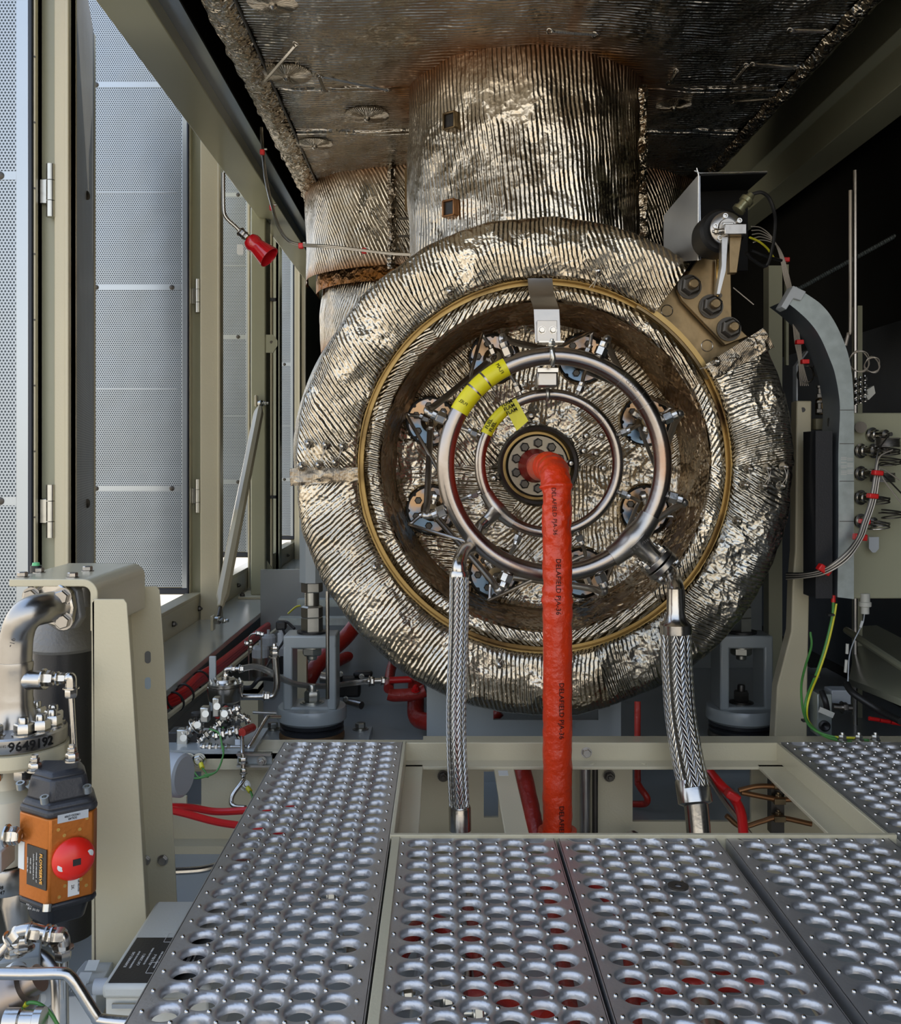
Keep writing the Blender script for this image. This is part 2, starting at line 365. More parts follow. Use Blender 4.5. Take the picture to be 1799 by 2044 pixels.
# left top rail
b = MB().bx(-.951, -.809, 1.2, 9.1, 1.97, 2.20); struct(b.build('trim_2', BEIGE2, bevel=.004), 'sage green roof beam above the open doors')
struct(MB().bx(-.845, -.748, 1.2, 9.1, 2.02, 2.05).build('trim_3', mat('sky_tinted_soffit', (.36, .42, .50), .7, .2, bump=.002, bscale=3)), 'glossy soffit strip tinted like reflected sky beside the left roof beam')  # blue of the reflected sky is put into the strip's base colour
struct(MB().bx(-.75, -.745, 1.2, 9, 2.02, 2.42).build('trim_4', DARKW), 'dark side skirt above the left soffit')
# right top rail
b = MB().prism([(1.54, 1.3, 1.97), (1.54, 1.3, 2.105), (1.50, 1.3, 2.12), (1.55, 1.3, 2.40), (1.68, 1.3, 2.40), (1.68, 1.3, 1.97)], (0, 4.5, 0))
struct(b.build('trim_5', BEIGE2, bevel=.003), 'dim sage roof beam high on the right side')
# left skid ledge + kerb
b = MB().bx(-1.085, -.848, 1.6, 9, -.022, 0); b.bx(-1.0, -.985, 1.6, 9, -.3, -.02)
struct(b.build('trim_6', LEDGE, bevel=.002), 'smooth grey skid ledge running along the left side')
b = MB().bx(-1.10, -1.086, 1.6, 9, -.02, .10); b.bx(-1.15, -1.086, 1.6, 9, .10, .115); struct(b.build('trim_7', BEIGE, bevel=.002), 'upright door sill along the outer edge of the left ledge')
b = MB()
for y in [2.7+.42*k for k in range(12)]:
    b.nut((-1.0855, y, .05), (1, 0, 0), .010, .012)
b.build('sill_bolt', DARKST, D.objects['trim_7'])
# door posts on left
def post(n, px0, px1, X, top, label, z0=-.02, dark=None):
    top = 3.0; Y = -X*F/(VX-px0); w = (px1-px0)*Y/F
    b = MB().bx(X, X+w, Y, Y+.04, z0, top); b.bx(X+w-.012, X+w, Y-.015, Y+.05, z0, top)
    o = b.build('trim_%d' % n, BEIGE, bevel=.003); return struct(o, label)
post(8, 108, 141, -1.1, 2.05, 'door post with hinges between the nearest door and the dark perforated leaf')
post(9, 400, 441, -1.08, 2.05, 'door post hinged to the second perforated door')
post(10, 497, 500, -1.08, 2.05, 'slim door post beside the third door')
post(17, 601, 611, -1.06, 2.05, 'pale narrow post at the far end of the left side')
post(11, 588, 600, -1.07, 2.05, 'slim door post by the farthest door')

def door(n, Y, x0, x1, z0, z1, label, hingez, jamb=.06, bands=(), t=.05, lip=.02):
    # leaf standing open, facing the camera; x1 is the hinge side
    r = D.objects.new('door_%d' % n, None); COL.objects.link(r); r.location = ((x0+x1)/2, Y, z0); r['kind'] = 'structure'; r['label'] = label
    MB().bx(x0, x1, Y, Y+t, z0, z1).build('leaf', BEIGE, r, bevel=.003)
    MB().bx(x0+.02, x1-lip*2.6, Y-.012, Y-.002, z0+.035, z1).build('perforated_panel', PERF, r)
    MB().bx(x1-lip*2.6, x1-lip*.9, Y-.016, Y, z0+.03, z1).build('edge_strip', ALU, r, bevel=.002)
    b = MB().bx(x1-lip*.9, x1-lip*.35, Y-.02, Y, z0+.01, z1); b.bx(x0, x1-lip*.3, Y-.02, Y, z0+.005, z0+.03)
    b.build('seal', SEAL, r, bevel=.003)
    for z in bands:
        b = MB().bx(x0+.02, x1-lip*2.6, Y-.0135, Y-.0115, z-.012, z+.012); s_ = b.build('plain_band', ALU, r)
        for x in (x0+.10, x1-lip*2.6-.045): MB().lathe([(.011, 0), (.011, .002), (.006, .004), (.0, .004)], (x, Y-.0135, z), (0, -1, 0), 20).build('bolt', DARKST, r)
    MB().bx(x1-lip*.3, x1, Y-.014, Y+t, z0, z1).build('edge_flange', BEIGE, r, bevel=.002)
    for z in [z0+.1+.125*k for k in range(int((z1-z0)/.125))]: pass
    MB().bx(x1, x1+jamb, Y+.03, Y+.045, z0, z1).build('jamb', BEIGE2, r)
    for z in hingez:
        h = MB().bx(x1, x1+jamb*.6, Y+.012, Y+.018, z-.035, z+.035).build('hinge', ZINC, r, bevel=.002)
        b = MB().cyl((x1+jamb*.75, Y+.008, z-.075), (x1+jamb*.75, Y+.008, z-.03), .0125); b.cyl((x1+jamb*.75, Y+.008, z-.028), (x1+jamb*.75, Y+.008, z+.028), .0125); b.cyl((x1+jamb*.75, Y+.008, z+.03), (x1+jamb*.75, Y+.008, z+.075), .0125)
        b.build('hinge_knuckle', ZINC, h)
    return r
d1 = door(1, 2.78, -1.66, P(75, 0, 2.78).x, .14, 3.4, 'nearest perforated door standing open at the left edge', [P(0, 383, 2.8).z, P(0, 1020, 2.8).z], jamb=.046, bands=(P(0, 351, 2.77).z, P(0, 1000, 2.77).z), lip=.021)
# sharpen small rivet dots on edge flange of the near door
b = MB()
for k in range(10): b.cyl((P(68, 0, 2.76).x, 2.764, P(0, 112+k*131.5, 2.76).z), (P(68, 0, 2.76).x, 2.7625, P(0, 112+k*131.5, 2.76).z), .0028, n=10)
b.build('rivet', DARKST, d1)
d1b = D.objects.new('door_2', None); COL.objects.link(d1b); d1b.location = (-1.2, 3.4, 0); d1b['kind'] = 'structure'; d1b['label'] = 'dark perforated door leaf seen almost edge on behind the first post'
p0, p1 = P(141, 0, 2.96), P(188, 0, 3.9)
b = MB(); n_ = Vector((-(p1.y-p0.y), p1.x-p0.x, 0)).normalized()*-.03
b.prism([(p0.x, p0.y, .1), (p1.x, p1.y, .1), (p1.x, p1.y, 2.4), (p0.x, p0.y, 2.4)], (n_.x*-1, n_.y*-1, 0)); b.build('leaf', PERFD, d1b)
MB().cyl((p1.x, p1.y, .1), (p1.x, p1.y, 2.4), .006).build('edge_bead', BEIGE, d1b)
for py in (390, 1005):
    q = p0.lerp(p1, .62); q = Vector((q.x, q.y, P(0, py, q.y).z)); MB().lathe([(.016, -.004), (.016, .004), (.007, .007), (0, .007)], q, (1, -.25, 0)).build('bolt', DARKST, d1b)
door(3, 4.42, P(150, 0, 4.42).x, P(381, 0, 4.42).x, P(0, 1187, 4.42).z, 3.4, 'second perforated door standing open, broad and brightly lit, right of the dark leaf',
     [P(0, 590, 4.42).z, P(0, 990, 4.42).z], jamb=.04, bands=(P(0, 168, 4.4).z, P(0, 573, 4.4).z, P(0, 975, 4.4).z), lip=.014)
door(4, 5.6, P(400, 0, 5.6).x, P(503, 0, 5.6).x, P(0, 1113, 5.6).z, 3.4, 'third perforated door seen between the second post and the brace column',
     [], jamb=.02, bands=(P(0, 388, 5.58).z, P(0, 672, 5.58).z, P(0, 962, 5.58).z), lip=.012)
door(5, 7.3, P(520, 0, 7.3).x, P(589, 0, 7.3).x, P(0, 1078, 7.3).z, 3.4, 'farthest perforated door, shaded and half hidden by the round blanket',
     [], jamb=.02, bands=(P(0, 727, 7.28).z, P(0, 957, 7.28).z), lip=.012)
# thin seams on door 3
for (rt, Y, xs, pys) in ((D.objects['door_3'], 4.4, (150, 352), (383, 776)), (D.objects['door_4'], 5.58, (441, 497), (530, 830)), (D.objects['door_5'], 7.28, (556, 583), (620, 850))):
    for py in pys:
        a, c = P(xs[0], py, Y), P(xs[1], py, Y); MB().bx(a.x, c.x, Y-.0005+.006, Y+.004+.006, a.z-.0015, a.z+.0015).build('sheet_seam', ALU, rt)
struct(MB().bx(-1.14, -1.08, 7.42, 9.2, -.3, 2.4).build('wall_left', BEIGE2))
# struct column with base plate, gusset, lug
Yc = 5.1; r = thing('support_column', 'sage square steel column standing on the left ledge with a bolted base plate', 'column', P(520, 1185, Yc))
xa, xb = P(500, 0, Yc).x, P(531, 0, Yc).x
MB().bx(xa, xb, Yc, Yc+.14, .012, 2.5).build('post', BEIGE2, r, bevel=.008)
MB().bx(xa-.05, xb+.07, Yc-.07, Yc+.18, 0, .014).build('base_plate', BEIGE, r, bevel=.002)
b = MB().prism([P(531, 1115, Yc+.03), P(570, 1178, Yc+.03), P(531, 1178, Yc+.03)], (0, .012, 0)); b.build('gusset', BEIGE2, r)
b = MB().prism([P(531, 668, Yc), P(545, 668, Yc), P(554, 680, Yc), P(554, 690, Yc), P(545, 704, Yc), P(531, 704, Yc)], (0, .012, 0)); lug = b.build('lug', BEIGE2, r)
MB().cyl(P(542, 683, Yc-.001), P(542, 683, Yc+.002), .008).build('hole', DARKST, lug)
for px in (484, 545): MB().nut((P(px, 0, Yc-.05).x, Yc-.05, .014), (0, 0, 1), .012, .014).build('anchor_nut', DARKST, r)
# pipe beside column
b = MB().tube([P(541, 425, 5.5), P(541, 1140, 5.5)], .013, smooth=False); pp = one(b, 'riser_tube', BEIGE, 'slim upright tube clipped behind the sage column', 'tube')
for py in (598, 992): MB().bx(P(534, 0, 5.48).x, P(551, 0, 5.48).x, 5.47, 5.5, P(0, py+3, 5.48).z, P(0, py-3, 5.48).z).build('clip', BLACK, pp)
# far posts
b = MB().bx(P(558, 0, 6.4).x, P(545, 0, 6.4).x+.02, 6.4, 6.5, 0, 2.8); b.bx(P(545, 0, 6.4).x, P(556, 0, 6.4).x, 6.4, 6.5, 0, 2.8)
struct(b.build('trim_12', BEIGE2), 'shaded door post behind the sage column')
# rod end brace
def brace(p0, p1, w, label):
    p0, p1 = Vector(p0), Vector(p1); d = (p1-p0).normalized(); L = (p1-p0).length
    r = thing('brace_rod', label, 'brace', p0)
    b = MB().lathe([(w*.45, 0), (w*.62, .012), (w*.62, .03), (w, .06), (w, L-.16), (w*.55, L-.11), (w*.4, L-.10)], p0+d*.07, d, 8); b.build('strut', BEIGE, r, ang=20)
    for q, s in ((p0, 1), (p1, -1)):
        e = MB().cyl(q+d*s*.02, q+d*s*.11, w*.28); e = e.build('threaded_end', DARKST, r)
        MB().lathe([(w*.5, -.011), (w*.62, -.008), (w*.62, .008), (w*.5, .011)], q, (1, -.4, 0), 20).build('ball_end', ZINC, r)
        c = MB().lathe([(w*.25, -.03), (w*.25, .045)], q, (1, -.2, 0), 10); c.nut(q+Vector((.02, -.006, 0)), (1, -.2, 0), w*.38, .014); c.build('pin_bolt', ZINC, r)
        MB().box(q+Vector((-.022, .01, -.012*s)), (.012, .045, .06)).build('lug', BEIGE, r, bevel=.004)
    return r
brace(P(435, 1238, 3.95), P(520, 805, 5.06), .026, 'pale diagonal brace rod with ball ends between the left ledge and the sage column')
brace(P(612, 1128, 6.4), P(620, 900, 7.0), .026, 'far diagonal brace rod partly hidden behind the round foil blanket')

# ------------------------------------------------------------------ duct above
ZU = 1.931
duct = thing('exhaust_duct', 'foil wrapped exhaust duct spanning overhead with laced blankets', 'duct', (.27, 3.2, ZU))
def under(y0, y1, x0, x1, seed, dz=0, ny=70):
    b = MB()
    def fn(a, c):
        x = x0+(x1-x0)*a; y = y0+(y1-y0)*c
        z = ZU+dz+.012*nzv(x, y, seed, 2.2)+.006*nzv(x, y, seed, 9)
        e = min(c, 1-c)*(y1-y0); z += .02*max(0, 1-e/.03)**2
        st = 0
        dcy = abs(math.hypot(x-.28, y-3.3)-.41); st = max(0, 1-dcy/.14)*.9
        st = max(st, max(0, 1-abs(y-y1)/.05)*.35)
        st = max(st, .9*max(0, 1-abs(x-.37)/.03) if y < 2.95 else 0)
        return (x, y, z), (y+.06*nzv(x, y, 3, 1.3), x), st
    return b.grid(90, ny, fn)
for y0, y1, sd_, dz in ((1.9, 3.235, 1, 0), (3.24, 3.66, 2, .004), (3.665, 4.8, 3, 0)):
    under(y0, y1, -.545, 1.12, sd_, dz).build('blanket', FOILT, duct)
for (x0, x1) in ((-.645, -.55), (1.115, 1.175)):
    b = MB()
    def fn(a, c, x0=x0, x1=x1):
        y = 1.9+2.9*c; w = .012*nzv(y, x0, 0, 14)
        x = x0+(x1-x0)*a+w*(1 if a < .5 else .6)
        return (x, y, ZU-.018+.02*(2*a-1)**2+.006*nzv(x, y, 0, 25)), (x+.3*nzv(x, y, 1, 8)*.05, y), .02
    b.grid(10, 160, fn)
    b.build('edge_blanket', FOILE, duct)
b = MB().bx(-.64, -.62, 1.9, 4.8, ZU, 2.40); b.bx(1.15, 1.17, 1.9, 4.8, ZU, 2.40); b.bx(-.64, 1.17, 1.9, 1.92, ZU+.01, 2.40); b.bx(-.6, 1.15, 4.78, 4.82, ZU, 2.40)
b.build('casing', DARKW, duct)
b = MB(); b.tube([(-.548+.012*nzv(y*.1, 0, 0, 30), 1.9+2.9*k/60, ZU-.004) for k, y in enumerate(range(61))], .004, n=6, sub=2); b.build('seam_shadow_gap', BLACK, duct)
def quilt(px, py, rw):
    Y = F*(ZU-CZ-.006)/(VY-py); c = P(px, py, Y)
    b = MB().lathe([(rw, .006), (rw, .001), (rw*.75, -.003), (.02, -.006), (0, -.006)], c, (0, 0, 1), 40)
    o = b.build('quilting_disc', FOILT, duct)
    MB().lathe([(.012, 0), (.011, -.008), (.004, -.014), (0, -.014)], c+Vector((0, 0, -.005)), (0, 0, 1), 14).build('stud', STEEL, o)
quilt(733, 232, .078); quilt(628, 289, .07); quilt(572, 150, .08); quilt(545, 5, .07); quilt(1345, 212, .06)
def spring(a, c, sag=0):
    # small lacing spring between two points on underside
    pa = P(*a[:2], F*(ZU-CZ-.02)/(VY-a[1])); pb = P(*c[:2], F*(ZU-CZ-.02)/(VY-c[1])); L = (pb-pa).length; n = int(L/.0035)
    q = (pb-pa).normalized(); u = q.orthogonal().normalized(); w = q.cross(u); pts = []
    for i in range(n*5+1):
        t = i/(n*5); an = 2*PI*i/5; pts.append(pa.lerp(pb, t)+(u*math.cos(an)+w*math.sin(an))*.0045)
    o = MB().tube(pts, .0014, n=4, smooth=False).build('lacing_spring', STEEL, duct)
    for e in (pa, pb): MB().tube([e+Vector((.011*math.cos(k), .011*math.sin(k), .004*math.sin(2*k))) for k in [2*PI*j/10 for j in range(10)]], .0018, n=5, closed=True, sub=3).build('hook_ring', STEEL, o)
spring((593, 88), (523, 168)); spring((636, 150), (648, 182)); spring((1100, 62), (1190, 69)); spring((1352, 142), (1338, 166)); spring((1492, 131), (1468, 162)); spring((1505, 129), (1590, 136)); spring((1580, 61), (1650, 63)); spring((1465, 204), (1540, 200)); spring((640, 152), (775, 180))

# stack stub (front)
stk = thing('exhaust_stub', 'large foil wrapped exhaust stub hanging from the overhead duct, two square ports on its side', 'exhaust stub', (.28, 3.3, 1.2))
def cylf(cx, cy, rx, ry, z0, z1, a0, a1, nu, nv, seed, ex=2.0, tilt=0, amp=.01, st_top=.6, st_h=.14, st_bot=0, flare=None, dirf=None):
    b = MB()
    def fn(u, v):
        a = a0+(a1-a0)*u; ca, sa = math.cos(a), math.sin(a)
        k = 1/((abs(ca)**ex+abs(sa)**ex)**(1/ex)); z = z0+(z1-z0)*v
        f = flare(v) if flare else 1
        r_ = 1+amp/rx*(nzv(ca*2, sa*2, z*2+seed, 2)+.4*nzv(ca*5, sa*5, z*3+seed, 3))
        x = cx+rx*k*ca*r_*f; y = cy+ry*k*sa*r_*f
        st = max(0, 1-(z1-z)/st_h)*st_top+max(0, 1-(z-z0)/.06)*st_bot
        L = a*(rx+ry)/2
        return (x, y, z), (L+tilt*z+.02*nzv(L, z, seed, 3), z), min(1, st)
    return b.grid(nu, nv, fn)
cylf(.28, 3.3, .39, .39, 1.28, ZU+.01, -PI*1.0, 0, 110, 60, 1, tilt=.08, amp=.012, st_top=.75).build('blanket', FOILS, stk)
cylf(.28, 3.3, .37, .37, 1.34, ZU+.01, 0, 2*PI, 40, 2, 1).build('shell', DARKST, stk)
# ruffled lap seam on the right side, patch
b = MB()
for k in range(1):
    def fn(u, v):
        z = 1.33+.56*v; a = -.55+.06*u+.05*nzv(z, 0, 0, 4); rr = .402+.018*math.sin(u*PI)+.01*nzv(z, u, 0, 18)
        return (.28+rr*math.cos(a), 3.3+rr*math.sin(a), z), (z, u*.05), .05
    b.grid(8, 60, fn)
b.build('lap_seam', FOILE, stk)
a_ = -PI/2
def cylpt(px, py, R=.392, cx=.28, cy=3.3):   # ray to cylinder front
    dx, dz = (px-VX)/F, -(py-VY)/F
    A = dx*dx+1; B = -2*(cx*dx+cy); C = cx*cx+cy*cy-R*R
    Y = (-B-math.sqrt(B*B-4*A*C))/(2*A); return Vector((dx*Y, Y, CZ+dz*Y))
for (px, py) in ((900, 242), (899, 416)):
    c = cylpt(px, py, .40); n_ = Vector((c.x-.28, c.y-3.3, 0)).normalized(); u_ = Vector((-n_.y, n_.x, 0)); w_, h_ = .034, .031
    if u_.x < 0: u_ = -u_
    M = Matrix((u_, n_, Vector((0, 0, 1)))).transposed()
    o = MB()
    for s_ in (-1, 1):
        o.box(c+u_*s_*w_*.62-n_*.012, (.007, .05, h_*1.6), M); o.box(c+Vector((0, 0, s_*h_*.75))-n_*.012, (w_*1.35, .05, .007), M)
    fr = o.build('port_frame', BRASSY if py < 300 else COPPER, stk, bevel=.003)
    MB().box(c-n_*.002, (w_*1.2, .012, h_*1.5), M).build('port_opening', BLACK, fr)
# rear duct
rear = thing('rear_exhaust_collector', 'wide rounded foil wrapped collector behind the front exhaust stub, stained brown at its rims', 'duct', (.28, 4.6, 1.3))
cylf(.28, 4.62, .905, .60, P(0, 545, 4.25).z, ZU+.01, -PI, 0, 130, 46, 7, ex=2.7, tilt=.45, amp=.014, st_top=.8, st_h=.1, st_bot=.9).build('blanket', FOILS, rear)
cylf(.28, 4.62, .86, .54, P(0, 545, 4.25).z-.05, P(0, 545, 4.25).z+.06, -PI, 0, 80, 8, 9, ex=2.7, amp=.01, st_bot=1, st_top=1).build('stained_collar', FOILD, rear)
cylf(.28, 4.62, .86, .56, P(0, 690, 4.25).z, P(0, 548, 4.25).z, -PI, 0, 100, 30, 11, ex=2.5, tilt=-.3, amp=.02, st_top=1, st_h=.05, st_bot=.9, flare=lambda v: .98-.02*v).build('lower_blanket', FOILS, rear)
# vertical strap and plate at seam
sp = MB(); c = P(783, 0, 4.06)
def fn(u, v):
    z = P(0, 540, 4.06).z+(P(0, 330, 4.06).z-P(0, 540, 4.06).z)*v
    return (c.x+(u-.5)*.035+.006*nzv(z, 0, 0, 20), 4.03-.012*math.sin(u*PI)+.006*nzv(z, u, 0, 20), z), (z, u*.03), .15
sp.grid(5, 60, fn); sp.build('edge_seam', FOILE, rear)
MB().bx(P(808, 0, 3.9).x, P(816, 0, 3.9).x, 3.9, 3.92, P(0, 420, 3.9).z, P(0, 335, 3.9).z).build('rib_plate', BRASSY, rear)
for py in (435, 470): MB().bx(P(795, 0, 3.95).x, P(818, 0, 3.95).x, 3.94, 3.96, P(0, py+3, 3.95).z, P(0, py, 3.95).z).build('pin', DARKST, rear)

# turbine casing behind ring (volute)
vol = thing('turbine_casing', 'foil wrapped turbine casing bulging behind the round front blankets', 'casing', (.29, 3.6, .7))
CX, CZD = .292, CZ-(930-VY)*2.75/F
b = MB()
def fn(u, v):
    a = 2*PI*u; y = 3.02+1.5*v; R = .655+.15*min(1, max(0, (y-3.42)/.2))*max(0, math.cos(a-2.7))**.5+.010*nzv(math.cos(a)*3, math.sin(a)*3, y*3)
    st = .9*max(0, 1-abs(math.degrees(a)-147)/3.5) if v > .1 else 0
    R *= 1+.03*max(0, math.cos(a-2.9))
    return (CX-.02+R*math.cos(a), y, CZD+R*math.sin(a)), (R*a+.5*y*0+.02*nzv(a, y, 0, 4), y), st
b.grid(160, 24, fn); b.build('blanket', FOIL, vol)

# ------------------------------------------------------------------ round blankets
YR = 2.75; RO, RI = 503*YR/F, 377*YR/F
def ringseg(label, a0, a1, dirs, seed, m, y_off=0, ri=RI, ro=RO, back=.17, st0=0, th=0, group='round front blankets'):
    b = MB(); prof = [(ri+.002, .06), (ri, .018), (ri+.006, .003), (ri+.03, -.004)]+[(ri+.03+(ro-ri-.06)*k/16, -.004-.006*math.sin(PI*k/16)) for k in range(1, 16)]+[(ro-.03, -.002), (ro-.008, .010), (ro, .03), (ro+.004, .08), (ro-.01, back)]
    for i, (s0, s1, dr) in enumerate(dirs):
        dr = math.radians(dr); n = max(6, int(abs(s1-s0)/1.1))
        ux, uz = -math.sin(dr), math.cos(dr)
        def fn(u, v, s0=s0, s1=s1, ux=ux, uz=uz, i=i):
            a = math.radians(s0+(s1-s0)*u); k = v*(len(prof)-1); j = min(int(k), len(prof)-2); f = k-j
            r = prof[j][0]*(1-f)+prof[j+1][0]*f; y = prof[j][1]*(1-f)+prof[j+1][1]*f
            q = Vector((math.cos(a), math.sin(a), 0)); w = .5+.5*min(1, max(0, (r-ri)/.05))
            r += (.006*noise.noise(q*6+Vector((0, 0, seed)))+.0035*noise.noise(q*34+Vector((0, 0, seed+i))))*(1 if r > ri+.05 else .3)
            x, z = r*math.cos(a), r*math.sin(a)
            y += .011*noise.noise(Vector((x*6, z*6, seed)))+.005*noise.noise(Vector((x*19, z*19, seed)))
            if r < ri+.02: y = max(y, -.002)
            return (CX+x, YR+y_off+y, CZD+z), (x*ux+z*uz+y*.5, x*uz-z*ux), st0
        b.grid(n, len(prof)*2-2, fn)
    r = thing('ring_blanket', label, 'insulation blanket', (CX, YR, CZD), group)
    b.build('foil_face', m, r, ang=60)
    return r
r1 = ringseg('upper left arc of round ribbed foil blanket with three lacing studs at its lower end', 182, 54.5, [(182, 158, 128), (158, 128, 124), (128, 104, 112), (104, 80, 98), (80, 54.5, 112)], 3, FOIL)
r2 = ringseg('lower left arc of round foil blanket, bold diagonal ribs, top edge lapped at left', 180.5, 285, [(180.5, 215, 42), (215, 245, 52), (245, 285, 92)], 8, FOIL, y_off=-.012)
r3 = ringseg('short right arc of round foil blanket below the three hex nuts', 32, 0, [(32, 0, 12)], 12, FOIL)
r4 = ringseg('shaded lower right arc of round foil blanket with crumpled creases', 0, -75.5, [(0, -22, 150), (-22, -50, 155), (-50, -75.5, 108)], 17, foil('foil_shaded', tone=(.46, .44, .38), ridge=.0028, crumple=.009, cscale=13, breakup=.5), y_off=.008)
# open ends: cheeks
for r_, aa in ((r1, 54.5), (r1, 182), (r3, 32), (r2, 180.5)):
    a = math.radians(aa); b = MB()
    def fn(u, v):
        r = RI+.004+(RO-RI-.008)*u; return (CX+r*math.cos(a)+.004*nzv(u, v, 0, 9), YR+.17*v-.012*math.sin(u*PI)*(1-v), CZD+r*math.sin(a)+.004*nzv(u, v, 3, 9)), (r, v*.17), .1
    b.grid(14, 6, fn); b.build('end_cheek', FOILF, r_)
# folded tabs and lacing studs
def tab(root, a0d, a1d, yo):
    b = MB()
    def fn(u, v):
        a = math.radians(a0d+(a1d-a0d)*v); r = RI-.004+(RO-RI+.012)*u
        return (CX+r*math.cos(a), YR+yo-.006-.003*math.sin(PI*v)+.003*nzv(u, v, 2, 9), CZD+r*math.sin(a)), (r*3, a), .05
    b.grid(26, 6, fn); return b.build('folded_flap', FOILF, root)
tab(r2, 180.5, 184.5, -.020); tab(r3, 32.5, 27.5, -.014); 
def stud(root, px, py, Y=YR-.03, s=.85, wire=None):
    c = P(px, py, Y); o = MB().lathe([(.0165*s, .012), (.016*s, .004), (.010*s, -.003), (.0085*s, -.006), (.0085*s, -.012), (.003*s, -.0165), (0, -.0165)], c, (0, 1, 0), 18).build('lacing_stud', STEEL, root)
    if wire:
        w = P(*wire, Y); MB().tube([c+Vector((-.006, -.006, 0)), (c+w)/2+Vector((.003, -.012, 0)), w+Vector((-.006, -.006, 0))], .0009, n=5).tube([c+Vector((.006, -.006, 0)), (c+w)/2+Vector((.005, -.012, 0)), w+Vector((.006, -.006, 0))], .0009, n=5).build('lacing_wire', LITEW, o)
for (a, c) in (((616, 885), (603, 931)), ((650, 888), (636, 928)), ((684, 891), (669, 923))): stud(r1, *a, wire=c); stud(r2, *c, Y=YR-.042)
stud(r1, 1193, 542, wire=(1180, 575)); stud(r1, 898, 582); stud(r3, 1431, 722, wire=(1400, 737)); stud(r2, 750, 1132, Y=YR-.04); stud(r2, 998, 1326, Y=YR-.04, wire=(1004, 1298))
for (a, c) in (((1497, 936), (1489, 968)), ((1534, 935), (1526, 970)), ((1568, 932), (1562, 970))): stud(r3, *a, wire=c); stud(r4, *c)
stud(r4, 1474, 1040)

# front bowl
bowl = thing('combustor_cover', 'dished foil cover inside the round blankets, with an outer bronzed flange', 'combustor', (CX, YR, CZD))
b = MB().ringlathe([(RI+.012, .03), (RI-.002, .03), (RI-.003, .055), (RI-.030, .055), (RI-.030, .2), (RI+.012, .2)], (CX, YR, CZD), (0, 1, 0), 96)
b.build('flange_ring', GOLDR, bowl)
def rosette(seed, prof, dirs, m, name, na=150, stf=None, amp=.006, cut=False):
    b = MB()
    for (s0, s1, dr) in dirs:
        dr = math.radians(dr); ux, uz = -math.sin(dr), math.cos(dr)
        def fn(u, v, s0=s0, s1=s1, ux=ux, uz=uz):
            a = math.radians(s0+(s1-s0)*u); k = v*(len(prof)-1); j = min(int(k), len(prof)-2); f = k-j
            r = prof[j][0]*(1-f)+prof[j+1][0]*f; y = prof[j][1]*(1-f)+prof[j+1][1]*f
            x, z = r*math.cos(a), r*math.sin(a)
            y += amp*noise.noise(Vector((x*8, z*8, seed)))+amp*.6*noise.noise(Vector((x*22, z*22, seed)))
            return (CX+x, YR+y, CZD+z), (x*ux+z*uz+y*.4, x*uz-z*ux), (stf(a, v) if stf else 0)
        b.grid(max(6, int(na*abs(s1-s0)/360)), (len(prof)-1)*(12 if cut else 5), fn)
    if cut:
        cs = [(CX+.352*math.cos(math.radians(22.5+45*k)), CZD+.352*math.sin(math.radians(22.5+45*k))) for k in range(8)]
        kf = []
        for f in b.f:
            mx_ = sum(b.v[i].x for i in f)/4; mz_ = sum(b.v[i].z for i in f)/4
            if all(math.hypot(mx_-a, mz_-c) > .078 for a, c in cs): kf.append(f)
        b.f = kf
    return b.build(name, m, bowl, ang=60)
RB = RI-.013
ssec = [(0, 28, 60), (28, 62, 120), (62, 95, 110), (95, 130, 60), (130, 165, 20), (165, 205, -15), (205, 240, 40), (240, 275, 130), (275, 310, 40), (310, 340, 100), (340, 360, -40)]
rosette(21, [(RB+.0, .05), (RB-.004, .028), (RB-.02, .016), (.470, .018), (.462, .03)], ssec, FOIL, 'rim_blanket')
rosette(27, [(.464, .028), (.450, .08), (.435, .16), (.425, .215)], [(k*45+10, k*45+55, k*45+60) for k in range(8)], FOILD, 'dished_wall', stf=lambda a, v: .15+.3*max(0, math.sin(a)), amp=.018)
rosette(33, [(.430, .20), (.415, .212), (.3, .222), (.2, .226), (.118, .23)], [(k*60, k*60+60, 35+k*47) for k in range(6)], foil('foil_face', ridge=.0028, pitch=.013, crumple=.012, cscale=13, breakup=.5), 'centre_blanket', amp=.012, na=360, cut=True)
YF = YR+.222
for (px, py) in ((1190, 905), (1165, 900), (1140, 925), (1170, 870), (985, 955), (982, 1030), (1060, 830), (1150, 1060), (1200, 870), (1205, 935)): 
    c = P(px, py, YF-.012); MB().lathe([(.013, .01), (.013, 0), (.008, -.004), (.006, -.009), (0, -.010)], c, (0, 1, 0), 14).build('quilting_stud', STEEL, bowl)

# central flange
cf = thing('centre_flange', 'bolted round steel flange in the middle of the dished foil cover', 'flange', (CX, YF, CZD))
MB().ringlathe([(.123, -.01), (.116, -.022), (.108, -.018), (.104, .05), (.123, .05)], (CX, YF, CZD), (0, 1, 0), 56).build('recess_rim', DARKST, cf)
MB().lathe([(.106, .045), (.106, .05), (0.0, .05)], (CX, YF, CZD), (0, 1, 0), 48).build('recess_back', GOLDR, cf)
MB().lathe([(.088, .05), (.096, .045), (.096, .02), (.090, .012), (.03, .012), (.03, .05)], (CX, YF, CZD), (0, 1, 0), 56).build('flange_disc', DULLF, cf)
for k in range(10):
    a = 2*PI*k/10+.31; c = Vector((CX+.069*math.cos(a), YF+.012, CZD+.069*math.sin(a)))
    MB().lathe([(.0155, 0), (.0155, -.002), (.013, -.003), (.013, -.014), (.011, -.016), (0, -.016)], c, (0, 1, 0), 6, rot=a).build('bolt', DARKST, cf)

